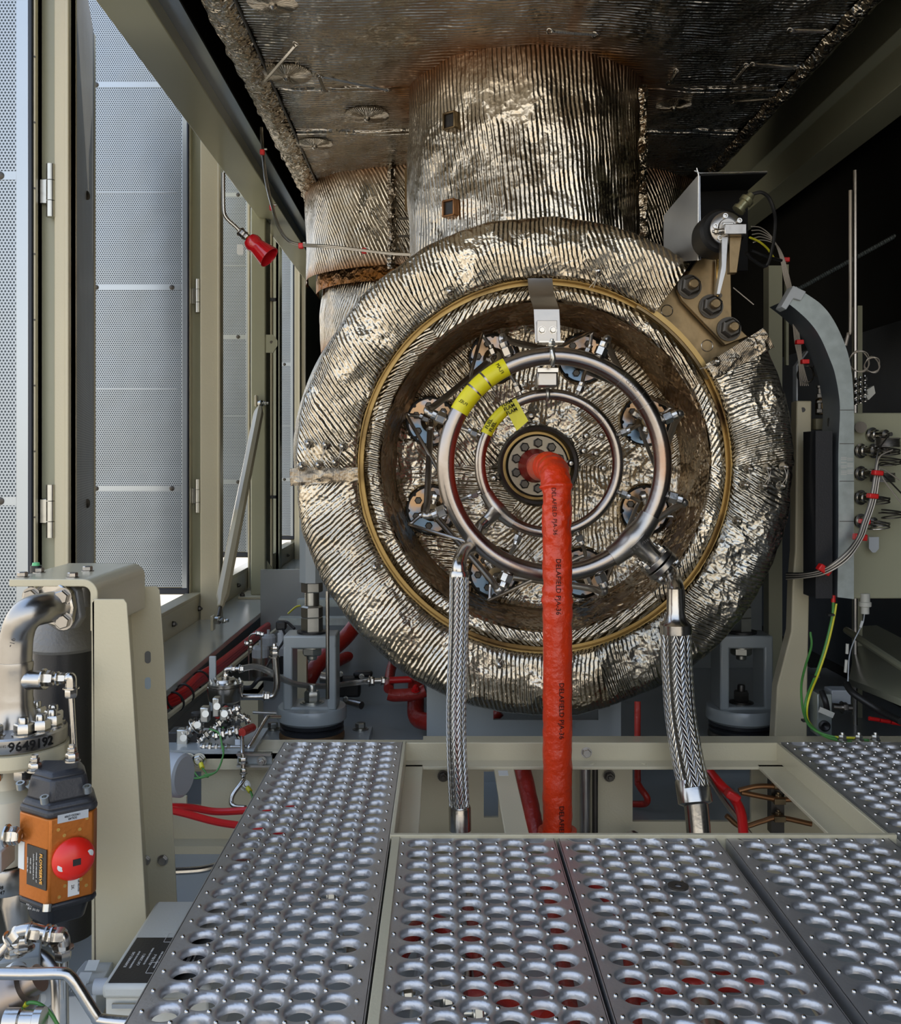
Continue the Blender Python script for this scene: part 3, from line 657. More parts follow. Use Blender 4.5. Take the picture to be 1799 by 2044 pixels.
# injectors
def injector(adeg, idx):
    a = math.radians(adeg); e = Vector((math.cos(a), 0, math.sin(a))); c = Vector((CX, YF, CZD))+e*.352; tq = Vector((-e.z, 0, e.x))
    names = {22.5: 'right side just above the middle', 67.5: 'upper right', 112.5: 'upper left', 157.5: 'left side just above the middle', 202.5: 'left side just below the middle', 247.5: 'lower left', 292.5: 'lower right beside the red hose', 337.5: 'right side just below the middle'}
    r = thing('fuel_injector', 'bolted fuel injector in the foil cover, ' + names[adeg], 'fuel injector', c, 'fuel injectors around the combustor')
    MB().ringlathe([(.086, .008), (.080, -.008), (.076, -.004), (.074, .05), (.086, .05)], c, (0, 1, 0), 40).build('port_collar', FOILC, r)
    MB().lathe([(.075, .042), (.075, .046), (0, .046)], c, (0, 1, 0), 32).build('port_back', BLACK, r)
    # scalloped heat-tinted flange
    pl = []
    for k in range(96):
        t = 2*PI*k/96; rr = .066+.002*(1 if (k//2) % 6 else -1.5)
        pl.append(c+Vector((rr*math.cos(t), .012, rr*math.sin(t))))
    MB().prism(pl, (0, .012, 0)).build('flange', TINT, r)
    for k in range(6):
        t = 2*PI*k/6+a; q = c+Vector((.048*math.cos(t), .012, .048*math.sin(t)))
        MB().lathe([(.0115, 0), (.0115, -.009), (.009, -.011), (0, -.011)], q, (0, 1, 0), 6).build('bolt', DARKST, r)
    body = c-e*.004
    MB().lathe([(.034, .015), (.034, -.02), (.026, -.035), (.020, -.045), (.020, -.06), (.012, -.062), (0, -.062)], body, (0, 1, 0), 24).build('body', BRASSY, r)
    # side inlet bosses
    for s in (-1, 1):
        q = body+Vector((0, -.045, 0)); f = (tq*s*.8-e*.6).normalized()
        MB().cyl(q, q+f*.05, .009).nut(q+f*.03, f, .0125, .02, False).build('inlet_fitting', STEEL, r)
    return c, e, tq
INJ = [injector(22.5+45*k, k) for k in range(8)]

# manifold rings
def circ(cx, cy, cz, R, n=64, off=0): return [Vector((cx+R*math.cos(2*PI*k/n+off), cy, cz+R*math.sin(2*PI*k/n+off))) for k in range(n)]
YO, YI = 2.555, 2.67
oC = P(1106.5, 927.5, YO); iC = P(1096, 925, YI); RO2, RI2 = S(217, YO), S(138, YI)
om = thing('fuel_manifold', 'large polished steel ring manifold around the red hose', 'manifold ring', oC, 'fuel manifold rings')
MB().tube(circ(oC.x, oC.y, oC.z, RO2), .0235, n=24, sub=3, closed=True).build('ring_tube', RINGST, om)
im = thing('fuel_manifold', 'smaller steel ring manifold set behind the large one', 'manifold ring', iC, 'fuel manifold rings')
MB().tube(circ(iC.x, iC.y, iC.z, RI2), .0152, n=20, sub=3, closed=True).build('ring_tube', RINGST, im)
for (cc, RR, rt, rr, root) in ((oC, RO2, .0238, (33, 39, 52), om), (iC, RI2, .0155, (38, 58), im)):
    for ad in rr:
        a = math.radians(ad); q = cc+Vector((RR*math.cos(a), 0, RR*math.sin(a))); tg = Vector((-math.sin(a), 0, math.cos(a)))
        MB().lathe([(rt, -.001), (rt+.0012, -.0006), (rt+.0012, .0006), (rt, .001)], q, tg, 24).build('weld_bead', STEELB, root)
a = math.radians(45)
# etched sleeve marks
letters('etched_marking', 'CE 2460', .011, lambda x, y, z: oC+Vector((math.cos(.80-x*3.6), 0, math.sin(.80-x*3.6)))*(RO2+y)+Vector((0, -math.sqrt(max(0, .0238**2-y*y))-.0003-z, 0)), INKG, om)
letters('etched_marking', '2460', .009, lambda x, y, z: iC+Vector((math.cos(.85-x*5.3), 0, math.sin(.85-x*5.3)))*(RI2+y)+Vector((0, -math.sqrt(max(0, .0156**2-y*y))-.0003-z, 0)), INKG, im)

# tees
def tee(root, cc, RR, rt, ad, outdir, L, rb, name='tee'):
    a = math.radians(ad); q = cc+Vector((RR*math.cos(a), 0, RR*math.sin(a))); tg = Vector((-math.sin(a), 0, math.cos(a))); out = Vector(outdir).normalized()
    n, m_ = 28, 28; b = MB(); half = L
    pts = [cc+Vector((RR*math.cos(a+t), 0, RR*math.sin(a+t))) for t in [(-1+2*k/14)*half/RR for k in range(15)]]
    b.tube(pts, rt*1.18, n=24, sub=2, rf=lambda t, r, l: r*(1+.22*math.exp(-((t-.5)/.22)**2)))
    b.lathe([(rt*1.75, rt*.2), (rt*1.5, rt*.95), (rt*1.2, rt*1.5), (rb, rt*2.4), (rb, rt*3.2)], q, out, 24)
    return b.build(name, STEELB, root, ang=70), q, out
t1, q1, o1 = tee(om, oC, RO2, .0235, -43, (.72, 0, -.70), .075, .026)
t2, q2, o2 = tee(im, iC, RI2, .0152, 222, (-.70, .0, -.71), .055, .0165)
f0 = q1+o1*.078
MB().lathe([(.030, -.006), (.046, -.004), (.046, .010), (.030, .012)], f0, o1, 28).lathe([(.030, .014), (.046, .015), (.046, .030), (.030, .032)], f0, o1, 28).build('flange_pair', STEELB, om, bevel=.001)
for k in range(4):
    u = o1.cross(Vector((0, 1, 0))).normalized(); w = Vector((0, 1, 0)); t = PI/4+k*PI/2; c = f0+(u*math.cos(t)+w*math.sin(t))*.042
    MB().nut(c+o1*.03, o1, .010, .016).nut(c-o1*.004, -o1, .010, .016).build('flange_bolt', STEEL, om)
letters('stamped_marking', 'S 40 TP316', .010, planef(q1+Vector((.012, -.036, -.012)), (.72, 0, .5), (-.5, 0, .72)), INKG, om)

# tubes from manifolds to injectors
def fit(root, p, d, r=.0125, L=.03, name='nut'):
    d = Vector(d).normalized(); return MB().lathe([(r*.75, -L*.5), (r, -L*.42), (r, L*.1), (r*.8, L*.16)], p, d, 6, rot=.2).lathe([(r*.7, L*.1), (r*.8, L*.2), (r*.8, L*.5)], p, d, 12).build(name, STEEL, root, ang=25)
for k in range(8):
    c, e, tq = INJ[k]; ad = 22.5+45*k; sg = 1 if k in (1, 2, 3, 4) else -1
    wh = ['right upper side', 'top right', 'top left', 'left upper side', 'left lower side', 'bottom left', 'bottom right', 'right lower side'][k]
    am = math.radians(ad+(0 if k != 7 else 7)); em = Vector((math.cos(am), 0, math.sin(am)))
    c2 = INJ[(k-1) % 8][0]; s0 = oC+em*(RO2+.015); s1 = oC+em*(RO2+.042)
    root = thing('fuel_line', 'bent steel fuel line with hex nut leaving the large ring at its '+wh, 'fuel line', s0, 'large fuel lines from the outer ring')
    cor = oC+em*(RO2+.078)+Vector((0, .02, 0)); endp = c2+Vector((0, -.055, 0)); dr = (endp-cor).normalized()
    MB().tube([s0, s1, cor-em*.012, cor+dr*.012+em*.004, cor+dr*.05+Vector((0, .03, 0)), cor.lerp(endp, .6)+Vector((0, .03, 0)), endp-dr*.03, endp], .0092, n=12, sub=7).build('tube', STEELB, root)
    fit(root, s1, em, .0165, .038); fit(root, endp-dr*.035, dr, .013, .03)
    # pilot line: injector face, out to a corner, back to the next port of the small ring
    an = math.radians(22.5+45*((k+1) % 8)); en = Vector((math.cos(an), 0, math.sin(an)))
    v0 = iC+en*(RI2+.01); v1 = iC+en*(RI2+.036); v2 = iC+en*(RI2+.085)+Vector((0, .04, 0))
    r2_ = thing('pilot_line', 'thin steel pilot line with small nut leaving the small ring at its '+['right upper side', 'top right', 'top left', 'left upper side', 'left lower side', 'bottom left', 'bottom right', 'right lower side'][(k+1) % 8], 'pilot line', v0, 'thin pilot lines from the inner ring')
    st_ = c+Vector((0, -.062, 0)); c3 = c+e*.075+tq*.01+Vector((0, -.075, 0)); d3 = (v2-c3).normalized()
    MB().tube([st_, st_+e*.03, c3-e*.012, c3+d3*.014, c3.lerp(v2, .5), v2-d3*.02, v2, v1+en*.01, v1, v0], .0055, n=10, sub=7).build('tube', STEELB, r2_)
    fit(r2_, v1, en, .0115, .028); fit(r2_, st_+e*.02, e, .0115, .03)

# top bracket
br = thing('manifold_hanger', 'bent steel strap hanger with two bolts carrying the ring manifolds from above', 'bracket', P(1088, 600, 2.62))
w = S(50, 2.7)
pth = [P(1078, 556, YR-.005), P(1080, 580, YR-.012), P(1084, 596, YR-.035), P(1088, 608, YR-.07), P(1091, 618, YR-.09), P(1094, 684, YR-.095)]
MB().strip(pth, (w, 0, 0), .004).build('strap', STEELB, br)
yb = YR-.10
MB().bx(P(1072, 0, yb).x, P(1112, 0, yb).x, yb-.004, yb, P(0, 682, yb).z, P(0, 640, yb).z).build('plate', STEELB, br, bevel=.001)
MB().bx(P(1074, 0, yb-.03).x, P(1124, 0, yb-.03).x, yb-.06, yb, P(0, 686, yb).z-.004, P(0, 686, yb).z).build('foot', STEEL, br)
for px in (1082, 1104): MB().nut(P(px, 659, yb-.004), (0, -1, 0), .0088, .010, False).build('bolt', STEEL, br)
ub = MB()
top = oC+Vector((-.0085, 0, RO2)); ub.tube([top+Vector((0, .028*math.sin(t), .028*math.cos(t))) for t in [(-1.9+3.8*k/12) for k in range(13)]][::-1], .0048, n=8)
ub.tube([top+Vector((0, -.026, .012)), top+Vector((0.004, -.029, -.01)), top+Vector((0, -.02, -.026))], .0055, n=8); ub.build('u_bolt', ZINC, br)
MB().nut(top+Vector((0, -.022, .024)), (0, -.2, 1), .009, .012).build('u_bolt_nut', ZINC, br)
# lower hanger block between rings
yh = 2.60
MB().bx(P(1072, 0, yh).x, P(1114, 0, yh).x, yh-.004, yh+.05, P(0, 772, yh).z, P(0, 742, yh).z).build('saddle', STEELB, br, bevel=.005)
MB().bx(P(1072, 0, yh).x, P(1113, 0, yh).x, yh-.02, yh+.02, P(0, 744, yh).z, P(0, 736, yh).z).build('saddle_foot', STEEL, br)
for px in (1078, 1108): MB().nut(P(px, 737, yh-.01), (0, 0, 1), .007, .010).build('saddle_nut', STEEL, br)
top = iC+Vector((-.004, 0, RI2)); MB().tube([top+Vector((0, .019*math.sin(t), .019*math.cos(t))) for t in [(-2.6+5.2*k/14) for k in range(15)]], .0055, n=8).build('small_clamp', ZINC, br)

# ------------------------------------------------------------------ red hose
YH = 2.30
hose = thing('insulated_hose', 'bright orange red insulated hose bending down from the centre flange', 'hose', P(1113, 1300, YH))
hp = [Vector((CX-.01, YF-.0, CZD)), Vector((CX-.006, 2.80, CZD+.002)), P(1078, 934, 2.58), P(1096, 932, 2.42), P(1108, 948, 2.325), P(1112, 985, YH), P(1112, 1040, YH), P(1113, 1200, YH), P(1113, 1400, YH), P(1113, 1560, YH), P(1113, 1760, YH)]
def hr(t, r, L):
    w = 0
    for cpos, amp, sg in ((.505, .0045, .006), (.53, .004, .006), (.555, .0055, .006), (.60, .0045, .006), (.66, .006, .005), (.90, .0035, .005), (.925, .004, .006), (.96, .0015, .01)):
        w += .8*amp*math.exp(-((L-cpos-.03)/sg)**2)
    return r*(.94 if L < .35 else 1.0)+w+.0008*noise.noise(Vector((L*40, 0, 0)))
HB = MB().tube(hp, S(29, YH), n=48, sub=36, rf=hr)
for i, v in enumerate(HB.v):   # fabric-like unevenness and slanting folds
    c = .0016*noise.noise(v*30)+.0011*noise.noise(v*75)
    q = Vector((.268, YH, v.z)); d = (v-q); 
    if v.z < .72 and v.y < 2.4: d.z = 0; v += d.normalized()*c*(1+1.8*max(0, (v.z-.3)/.4))
HB.build('sleeve', RED, hose, ang=80)
MB().lathe([(.052, 0), (.05, -.02), (.038, -.07), (.036, -.1)], (CX-.008, YF+.01, CZD), (0, 1, 0), 32).build('collar', REDD, hose)
MB().tube([P(1113, 1655, YH), P(1113, 1700, YH)], .045, n=30, smooth=False).build('lower_cuff', RED, hose)
def hosetxt(txt, z0, size, bend=0, ang=.0):
    rr = S(29, YH)+.0034; c = P(1112.5, 0, YH)
    def f(x, y, z):
        an = (y/ rr)+ang+bend*x; return Vector((c.x+rr*math.sin(an), c.y-rr*math.cos(an)-z, z0-x))
    return letters('lettering', txt, size, f, INK, hose, ext=.0001, align='LEFT')
for py, tx in ((1112, 'DELAFIELD PJA-36'), (1356, 'DELAFIELD PJA-36'), (1598, 'DELAFIELD PJA-36')):
    hosetxt(tx, P(0, py, YH).z, .0165, ang=.15 if py > 1200 else -.05)
hosetxt('DELAFIELD PJA-36', P(0, 955, YH).z-.02, .0140, ang=-.35, bend=1.0)

# braided hoses
def braided(name_label, pts, r, m, group='braided metal hoses'):
    root = thing('braided_hose', name_label, 'hose', pts[len(pts)//2], group)
    MB().tube(pts, r, n=28, sub=14, cap=False).build('braid', m, root)
    return root
bl = braided('slim braided steel hose hanging to the left of the red hose', [P(917, 1150, 2.42), P(916, 1250, 2.40), P(911, 1400, 2.36), P(912, 1500, 2.33), P(918, 1630, 2.30)], S(20, 2.38), BRAID)
MB().lathe([(.017, 0), (.023, .006), (.0245, .01), (.0245, .035), (.022, .04)], P(917, 1172, 2.42), (0, 0, 1), 28).build('upper_ferrule', STEEL, bl)
MB().lathe([(.0, 0), (.017, 0), (.0262, .004), (.0262, .055), (.0245, .06)], P(919, 1660, 2.295), (-.02, .02, 1), 28).build('lower_ferrule', STEEL, bl)
MB().cyl(P(920, 1655, 2.295), P(921, 1720, 2.29), .012).build('stub_tube', STEEL, bl)
e0 = q2+o2*.045
MB().tube([e0, e0+o2*.03+Vector((0, -.02, 0)), P(945, 1085, 2.58), P(925, 1102, 2.50), P(917, 1125, 2.43), P(917, 1150, 2.42)], .0175, n=20, sub=10).build('elbow_pipe', STEEL, bl)
br2 = braided('thick braided steel hose hanging at the right below the large ring manifold', [P(1350, 1265, 2.42), P(1352, 1330, 2.41), P(1358, 1420, 2.38), P(1370, 1500, 2.34), P(1386, 1575, 2.30)], S(31, 2.38), BRAID2)
MB().lathe([(.022, 0), (.034, .006), (.039, .01), (.039, .032), (.028, .042), (.022, .06), (.020, .12)], P(1350, 1272, 2.42), (-.02, .0, 1), 32).build('upper_ferrule', STEEL, br2)
d_ = (P(1376, 1520, 2.33)-P(1390, 1610, 2.29)).normalized()
MB().lathe([(.0, 0), (.028, 0), (.040, .006), (.040, .055), (.037, .06)], P(1389, 1608, 2.29), d_, 32).build('lower_ferrule', STEEL, br2)
MB().tube([P(1389, 1600, 2.29), P(1393, 1640, 2.28), P(1400, 1720, 2.26)], .028, n=24, rf=lambda t, r, l: r).build('stub_pipe', STEEL, br2)
f1 = f0+o1*.032
MB().tube([f1-o1*.005, f1+o1*.025, P(1346, 1162, 2.47), P(1352, 1190, 2.43), P(1350, 1245, 2.42)], .020, n=22, sub=10).build('elbow_pipe', STEEL, br2)

# yellow tapes
def tape(root_label, cc, RR, rt, segs, words, loc):
    r = thing('tape_marker', root_label, 'tape', loc, 'yellow warning tapes')
    for i, (a0, a1) in enumerate(segs):
        pts = [cc+Vector((RR*math.cos(math.radians(a)), 0, RR*math.sin(math.radians(a)))) for a in [a0+(a1-a0)*k/8 for k in range(9)]]
        MB().tube(pts, rt+.0012+.0006*(i % 2), n=28, sub=2, cap=True).build('tape_wrap', YEL, r)
    for (txt, ad, off, size) in words:
        def f(x, y, z, ad=ad, off=off):
            # letters run across the tube
            a = math.radians(ad)+(y)/RR*-1; q = cc+Vector((math.cos(a), 0, math.sin(a)))*(RR+0)
            th = (x+off)/(rt+.002); return q+(Vector((math.cos(a), 0, math.sin(a)))*math.sin(th)+Vector((0, -1, 0))*math.cos(th))*(rt+.0022+z)
        letters('lettering', txt, size, f, INK, r)
    return r
tape('wide yellow tape wrapped around the upper left of the large ring', oC, RO2, .0235, [(151, 137.5), (136.5, 129.5), (128.5, 116)], [('FLAM', 120, .004, .013), ('FUEL', 146, .004, .012)], P(960, 780, YO))
r = tape('yellow FUEL and FLAM tape with loose flag end on the small ring', iC, RI2, .0152, [(155, 128)], [], P(985, 830, YI))
yfl = YI-.022
fl = MB().prism([P(1004, 808, yfl), P(1030, 795, yfl+.004), P(1055, 840, yfl-.004), P(1032, 860, yfl-.006)], (0, .0012, 0)); fl = fl.build('tape_flag', YEL, r)
ux = (P(1030, 795, yfl)-P(1004, 808, yfl)).normalized(); uy = Vector((0, -1, 0)).cross(ux); uy = -uy if uy.z < 0 else uy
for j, (px, py) in enumerate(((1012, 805), (1017, 813), (1022, 821))): letters('lettering', 'FLAM', .0135, lambda x, y, z, px=px, py=py: P(px, py, yfl-.010)+ux*x+uy*y+Vector((0, -z, 0)), INK, r, bold=.0003)
for (px, py) in ((976, 846), (984, 852)): letters('lettering', 'FUEL', .0135, lambda x, y, z, px=px, py=py: P(px, py, yfl+.002)+Vector((.45, 0, .89))*x+Vector((-.89, 0, .45))*y+Vector((0, -z, 0)), INK, r, bold=.0003)

# ------------------------------------------------------------------ actuator top right
YA = 2.60
pb = thing('mounting_plate', 'heat browned mounting plate with three big hex nuts, upper right of the blankets', 'bracket', P(1420, 600, YA+.1))
yp = YR+.0
MB().prism([P(1352, 578, yp), P(1395, 515, yp), P(1420, 515, yp), P(1460, 520, yp), P(1462, 640, yp), P(1495, 672, yp), P(1448, 690, yp), P(1400, 640, yp), P(1362, 600, yp)][::-1], (0, .02, 0)).build('plate', BRASSY, pb, bevel=.003)
# underlying casing segment
b = MB()
def fn(u, v):
    a = math.radians(60-32*u); r = RI-.01+(.135)*v; return (CX+r*math.cos(a), YR+.035, CZD+r*math.sin(a)), (r, a), 0
b.grid(30, 8, fn); b.build('backing_web', BRASSY, pb)
for (px, py) in ((1376, 573), (1419, 612), (1455, 657)):
    c = P(px, py, yp-.002); nt_ = MB().lathe([(.030, 0), (.030, .005), (.026, .006), (.027, .008), (.027, .030), (.022, .034)], c, (0, -1, 0), 6, rot=.4).lathe([(.034, -.001), (.034, .005)], c, (0, -1, 0), 28).build('hex_nut', DARKST, pb, ang=20)
    MB().lathe([(.0135, .03), (.0135, .055), (.011, .058), (0, .058)], c, (0, -1, 0), 20).build('stud_end', BRASSY, nt_)
for (px, py) in ((1332, 620), (1412, 690)): MB().tube(circ(*P(px, py, YR+.033), .016, 20), .0012, n=5, closed=True, sub=2).build('scribed_circle', STEEL, pb)
MB().cyl(P(1437, 590, yp-.002), P(1437, 590, yp-.012), .007).build('pin', DARKST, pb)
# shroud
sh = thing('motor_shroud', 'folded grey sheet metal shroud over the actuator motor', 'cover', P(1450, 400, 2.8))
y0, y1 = 2.66, 3.0
th_ = .003
MB().prism([P(1396, 348, y0), P(1532, 344, y0), P(1532, 346, y0), P(1397, 351, y0)], (0, y1-y0, 0)).prism([P(1396, 348, y0), P(1397, 517, y0), P(1395.5, 517, y0), P(1394.5, 348, y0)], (0, .001, 0)).build('top', INK, sh)  # top coloured black to stand for the shade under the shroud
b = MB(); a0, a1 = P(1395, 348, y0), P(1397, 519, y0)
b.prism([a0, a1, P(1325, 525, y0+.22), P(1325, 430, y0+.22)], (.004, 0, 0)); b.build('side_panel', mat('worn_zinc', (.40, .42, .45), .9, .3, var=.35, vscale=6), sh)
MB().bx(P(1396, 0, y0).x, P(1530, 0, y0).x, y0+.16, y0+.17, P(0, 517, y0).z, P(0, 347, y0).z).build('shade_wall', INK, sh)  # black sheet added for the shade inside the shroud
MB().tube([P(1394, 520, y0), P(1395, 349, y0), P(1397, 346, y0), P(1532, 343, y0)], .0022, n=6, sub=3).build('rim', STEEL, sh)
ac = thing('linkage_actuator', 'black round actuator with a steel face plate and a clamped crank arm under the shroud', 'actuator', P(1450, 455, 2.6))
MOTB = mat('motor_black', (.006, .006, .006), 0, .5); MOTB.node_tree.nodes['Principled BSDF'].inputs['Specular IOR Level'].default_value = .25
c = P(1452, 455, 2.504)+Vector((0, .116, 0))
MB().lathe([(0, 0), (.050, 0), (.058, -.008), (.058, -.09)][::1], c+Vector((-.004, -.092, 0)), (0, -1, 0), 40).lathe([(.050, .0), (.050, .04)], c+Vector((-.004, -.01, 0)), (0, 1, 0), 40).build('motor_body', MOTB, ac)
MB().lathe([(.040, 0), (.042, .004), (.042, .012), (.038, .015), (.024, .016), (.022, .022), (0, .022)], c-Vector((0, .10, 0))+Vector((0, 0, 0)), (0, -1, 0), 36).build('face_plate', STEELB, ac)
fc = c+Vector((0, -.116, 0))
for (dx, dz) in ((-.006, .030), (.030, .018), (-.020, -.026), (-.031, .004)): MB().lathe([(.0065, 0), (.0065, .006), (.004, .006), (.003, .002), (0, .002)], fc+Vector((dx, .0, dz)), (0, -1, 0), 12).build('cap_screw', STEEL, ac)
yq = fc.y-.005
MB().prism([P(1440, 452, yq), P(1484, 452, yq), P(1484, 473, yq), P(1440, 473, yq)], (0, -.03, 0)).build('clamp_block', STEELB, ac, bevel=.002)
MB().prism([P(1437, 448, yq+.01), P(1460, 448, yq+.01), P(1460, 472, yq+.01), P(1440, 470, yq+.01)], (0, -.025, 0)).build('clamp_ear', STEEL, ac, bevel=.002)
MB().prism([P(1440, 470, yq), P(1455, 472, yq-.012), P(1450, 540, yq-.012), P(1438, 588, yq-.012), P(1430, 588, yq), P(1440, 530, yq)], (0, .022, 0)).build('crank_arm', STEELB, ac, bevel=.002)
MB().prism([P(1456, 472, yq), P(1482, 472, yq), P(1472, 545, yq), P(1456, 545, yq)], (0, .022, 0)).build('link_plate', BRASSY, ac, bevel=.002)
MB().cyl(P(1433, 462, yq-.01), P(1444, 460, yq-.01), .006).nut(P(1434, 462, yq-.01), (-1, 0, 0), .007, .01).build('clamp_screw', STEEL, ac)
MB().tube([P(1433, 515, yp-.02), P(1433, 592, yp-.03)], .004, smooth=False).build('linkage_rod', BRASS, ac)
# connector plug & wires
cn = thing('cable_connector', 'olive metal plug with dark cable looping beside the shroud', 'connector', P(1488, 402, 2.66))
dd = (P(1500, 390, 2.66)-P(1470, 425, 2.66)).normalized(); p = P(1472, 422, 2.66)
MB().lathe([(.010, 0), (.018, .002), (.018, .012), (.014, .014), (.014, .030), (.019, .032), (.019, .044), (.012, .048), (.010, .06)], p, dd, 20).build('plug', mat('olive_plug', (.34, .33, .20), .8, .35), cn)
MB().tube([P(1500, 388, 2.66), P(1520, 384, 2.66), P(1535, 395, 2.67), P(1545, 420, 2.68), P(1548, 445, 2.7), P(1543, 490, 2.72), P(1530, 530, 2.74), P(1505, 520, 2.72), P(1490, 505, 2.7)], .005, n=8).build('cable', BLACK, cn)
wb = thing('sensor_wire_bundle', 'bundle of pale sensor wires with red ties running down behind the curved trunking', 'wires', P(1575, 560, 2.85))
for k in range(5):
    o_ = (k-2)*2.6
    MB().tube([P(1500+k, 452+k*8, 2.75), P(1520, 455+k*6, 2.78), P(1545+o_*.5, 475+k*3, 2.8), P(1560+o_*.6, 510, 2.82), P(1572+o_, 560, 2.84), P(1582+o_*.6, 600, 2.86), P(1592+o_, 680, 2.9), P(1598+o_*.7, 720, 2.92), P(1606+o_*1.5, 770, 2.95)], .0016, n=6).build('wire', LITEW, wb)
MB().tube([P(1497, 474, 2.74), P(1515, 482, 2.76), P(1532, 496, 2.78), P(1545, 515, 2.8)], .0032, n=8).build('earth_wire', YWIRE, wb)
for (px, py) in ((1568, 519), (1596, 683), (1607, 722)): MB().box(P(px, py, 2.85), (.021, .02, .013)).build('red_tie', REDC, wb, bevel=.002)
MB().tube([P(1500, 500, 2.72), P(1530, 512, 2.74), P(1560, 520, 2.8)], .0045, n=8).build('black_cable', BLACK, wb)
one(MB().tube([P(1464, 574, 2.8), P(1505, 608, 2.8)], .0016, n=6, smooth=False), 'lock_wire', LITEW, 'thin straight wire sticking out right of the three hex nuts', 'wire')

# curved trunking right
tr = thing('cable_trunking', 'galvanised cable trunking that curves up beside the round blankets', 'cable trunking', P(1690, 900, 2.8))
yt = 2.78; outer = [(1705, 1196), (1705, 1050), (1705, 900), (1705, 812), (1700, 740), (1688, 690), (1665, 640), (1640, 608), (1608, 585), (1590, 572)]
inner = [(1672, 1192), (1674, 1050), (1674, 900), (1677, 812), (1668, 750), (1655, 712), (1637, 672), (1618, 645), (1592, 620), (1566, 600)]
def cmr(pts, n=6):
    out = []
    for i in range(len(pts)-1):
        p0 = Vector(pts[max(i-1, 0)]); p1 = Vector(pts[i]); p2 = Vector(pts[i+1]); p3 = Vector(pts[min(i+2, len(pts)-1)])
        for k in range(n): t = k/n; out.append(.5*((2*p1)+(p2-p0)*t+(2*p0-5*p1+4*p2-p3)*t*t+(3*p1-p0-3*p2+p3)*t**3))
    return out+[Vector(pts[-1])]
oo, ii = cmr(outer), cmr(inner)
b = MB().prism([P(q.x, q.y, yt) for q in oo]+[P(q.x, q.y, yt) for q in ii[::-1]], (0, .004, 0)); b.build('cover', GALV, tr)
n = len(ii); vs = []
for q in ii: vs += [P(q.x, q.y, yt), P(q.x, q.y, yt)+Vector((-.002, .12, .0))]
b = MB().add(vs, [(2*k, 2*k+1, 2*k+3, 2*k+2) for k in range(n-1)]); b.build('side_wall', mat('dark_galvanised', (.13, .15, .17), .6, .45, var=.3, vscale=18), tr)
for py in (818, 885, 960, 1040): MB().bx(P(1676, 0, yt).x, P(1705, 0, yt).x, yt-.001, yt, P(0, py+1.2, yt).z, P(0, py, yt).z).build('joint', DARKST, tr)
for py in (905, 945, 985, 1015, 1055, 1140): MB().lathe([(.0, 0), (.014, 0), (.014, .003), (0, .003)], P(1662, py, yt+.05), (-1, -.5, 0), 20).build('slot_hole', GREYPL, tr)
MB().bx(P(1638, 0, 2.75).x, P(1672, 0, 2.75).x, yt+.005, yt+.1, P(0, 1195, yt).z, P(0, 860, yt).z).build('slotted_side', BLACKP, tr)
MB().prism([P(1560, 612, yt-.012), P(1584, 570, yt-.012), P(1610, 582, yt-.012), P(1600, 600, yt-.012), P(1585, 595, yt-.012), P(1570, 618, yt-.012)][::-1], (0, .05, 0)).build('end_trim', GREYPL, tr, bevel=.002)
letters('label_text', '||| || | ||\n||| ||| ||', .018, planef(P(1690, 930, yt-.001), (0, 0, 1), (-1, 0, 0)), INKW, tr)
# instrument plate right
ip = thing('instrument_board', 'sage instrument plate with pressure fittings at the right edge', 'panel', P(1750, 1010, 2.9))
MB().bx(P(1703, 0, 2.9).x, P(1880, 0, 2.9).x, 2.9, 2.93, P(0, 1195, 2.9).z, P(0, 824, 2.9).z).build('plate', BEIGE2, ip, bevel=.004)
MB().cyl(P(1719, 853, 2.9), P(1719, 853, 2.87), .0165, n=24).build('blanking_plug', DARKST, ip)
for py in (868, 900, 945, 993, 1040): 
    for dx in ((1735,) if py == 868 else (1712,) if py != 900 else (1712, 1737)):
        q = P(dx+6, py, 2.9); MB().lathe([(.022, 0), (.022, .004), (.015, .006), (.015, .02), (.011, .022), (.011, .04), (.014, .042), (.014, .055), (.006, .058), (.006, .075), (0, .075)], q, (.35, -1, 0), 20).build('gland', STEEL, ip)
for j, (px, py) in enumerate(((1772, 882), (1775, 905), (1778, 925), (1762, 952), (1755, 1002), (1782, 1030), (1755, 1052))):
    cl = thing('coiled_capillary', 'coil of thin steel capillary tube, %s on the instrument plate' % ['topmost', 'second from the top', 'third from the top', 'middle one', 'fifth from the top', 'second from the bottom', 'lowest'][j], 'coil', P(px, py, 2.84), 'capillary coils')
    pts = []; R = .034 if j in (0, 3) else .03; nt2 = 6 if j in (0, 3) else 3
    for k in range(nt2*16+1):
        t = 2*PI*k/16; pts.append(P(px, py, 2.84)+Vector((R*math.cos(t), R*.75*math.sin(t), -.004*k/16*1.0+.010+(.010*math.sin(t*.5) if nt2 == 3 else 0))))
    pts = [P(px-28, py-6, 2.88)]+pts; MB().tube(pts, .0019, n=6, sub=2).build('tube', DARKST if j % 3 else STEELB, cl)
cb = thing('capillary_bundle', 'bunch of thin steel capillary tubes bound with red ties sweeping down across the instrument plate', 'tube bundle', P(1740, 990, 2.74))
for k in range(6):
    o_ = (k-2.5)*2.4
    MB().tube([P(1775+k*7, 868+k*30, 2.78), P(1760+o_, 900+k*12, 2.75), P(1752+o_, 945, 2.74), P(1742+o_, 1000, 2.73), P(1727+o_, 1045, 2.72), P(1716+o_, 1075, 2.71), P(1690+o_*.6, 1110+o_, 2.70), P(1650, 1138+o_, 2.72), P(1610, 1148+o_*.8, 2.8), P(1570, 1150+o_, 2.95)], .0021, n=6).build('tube', LITEW if k % 2 else DARKST, cb)
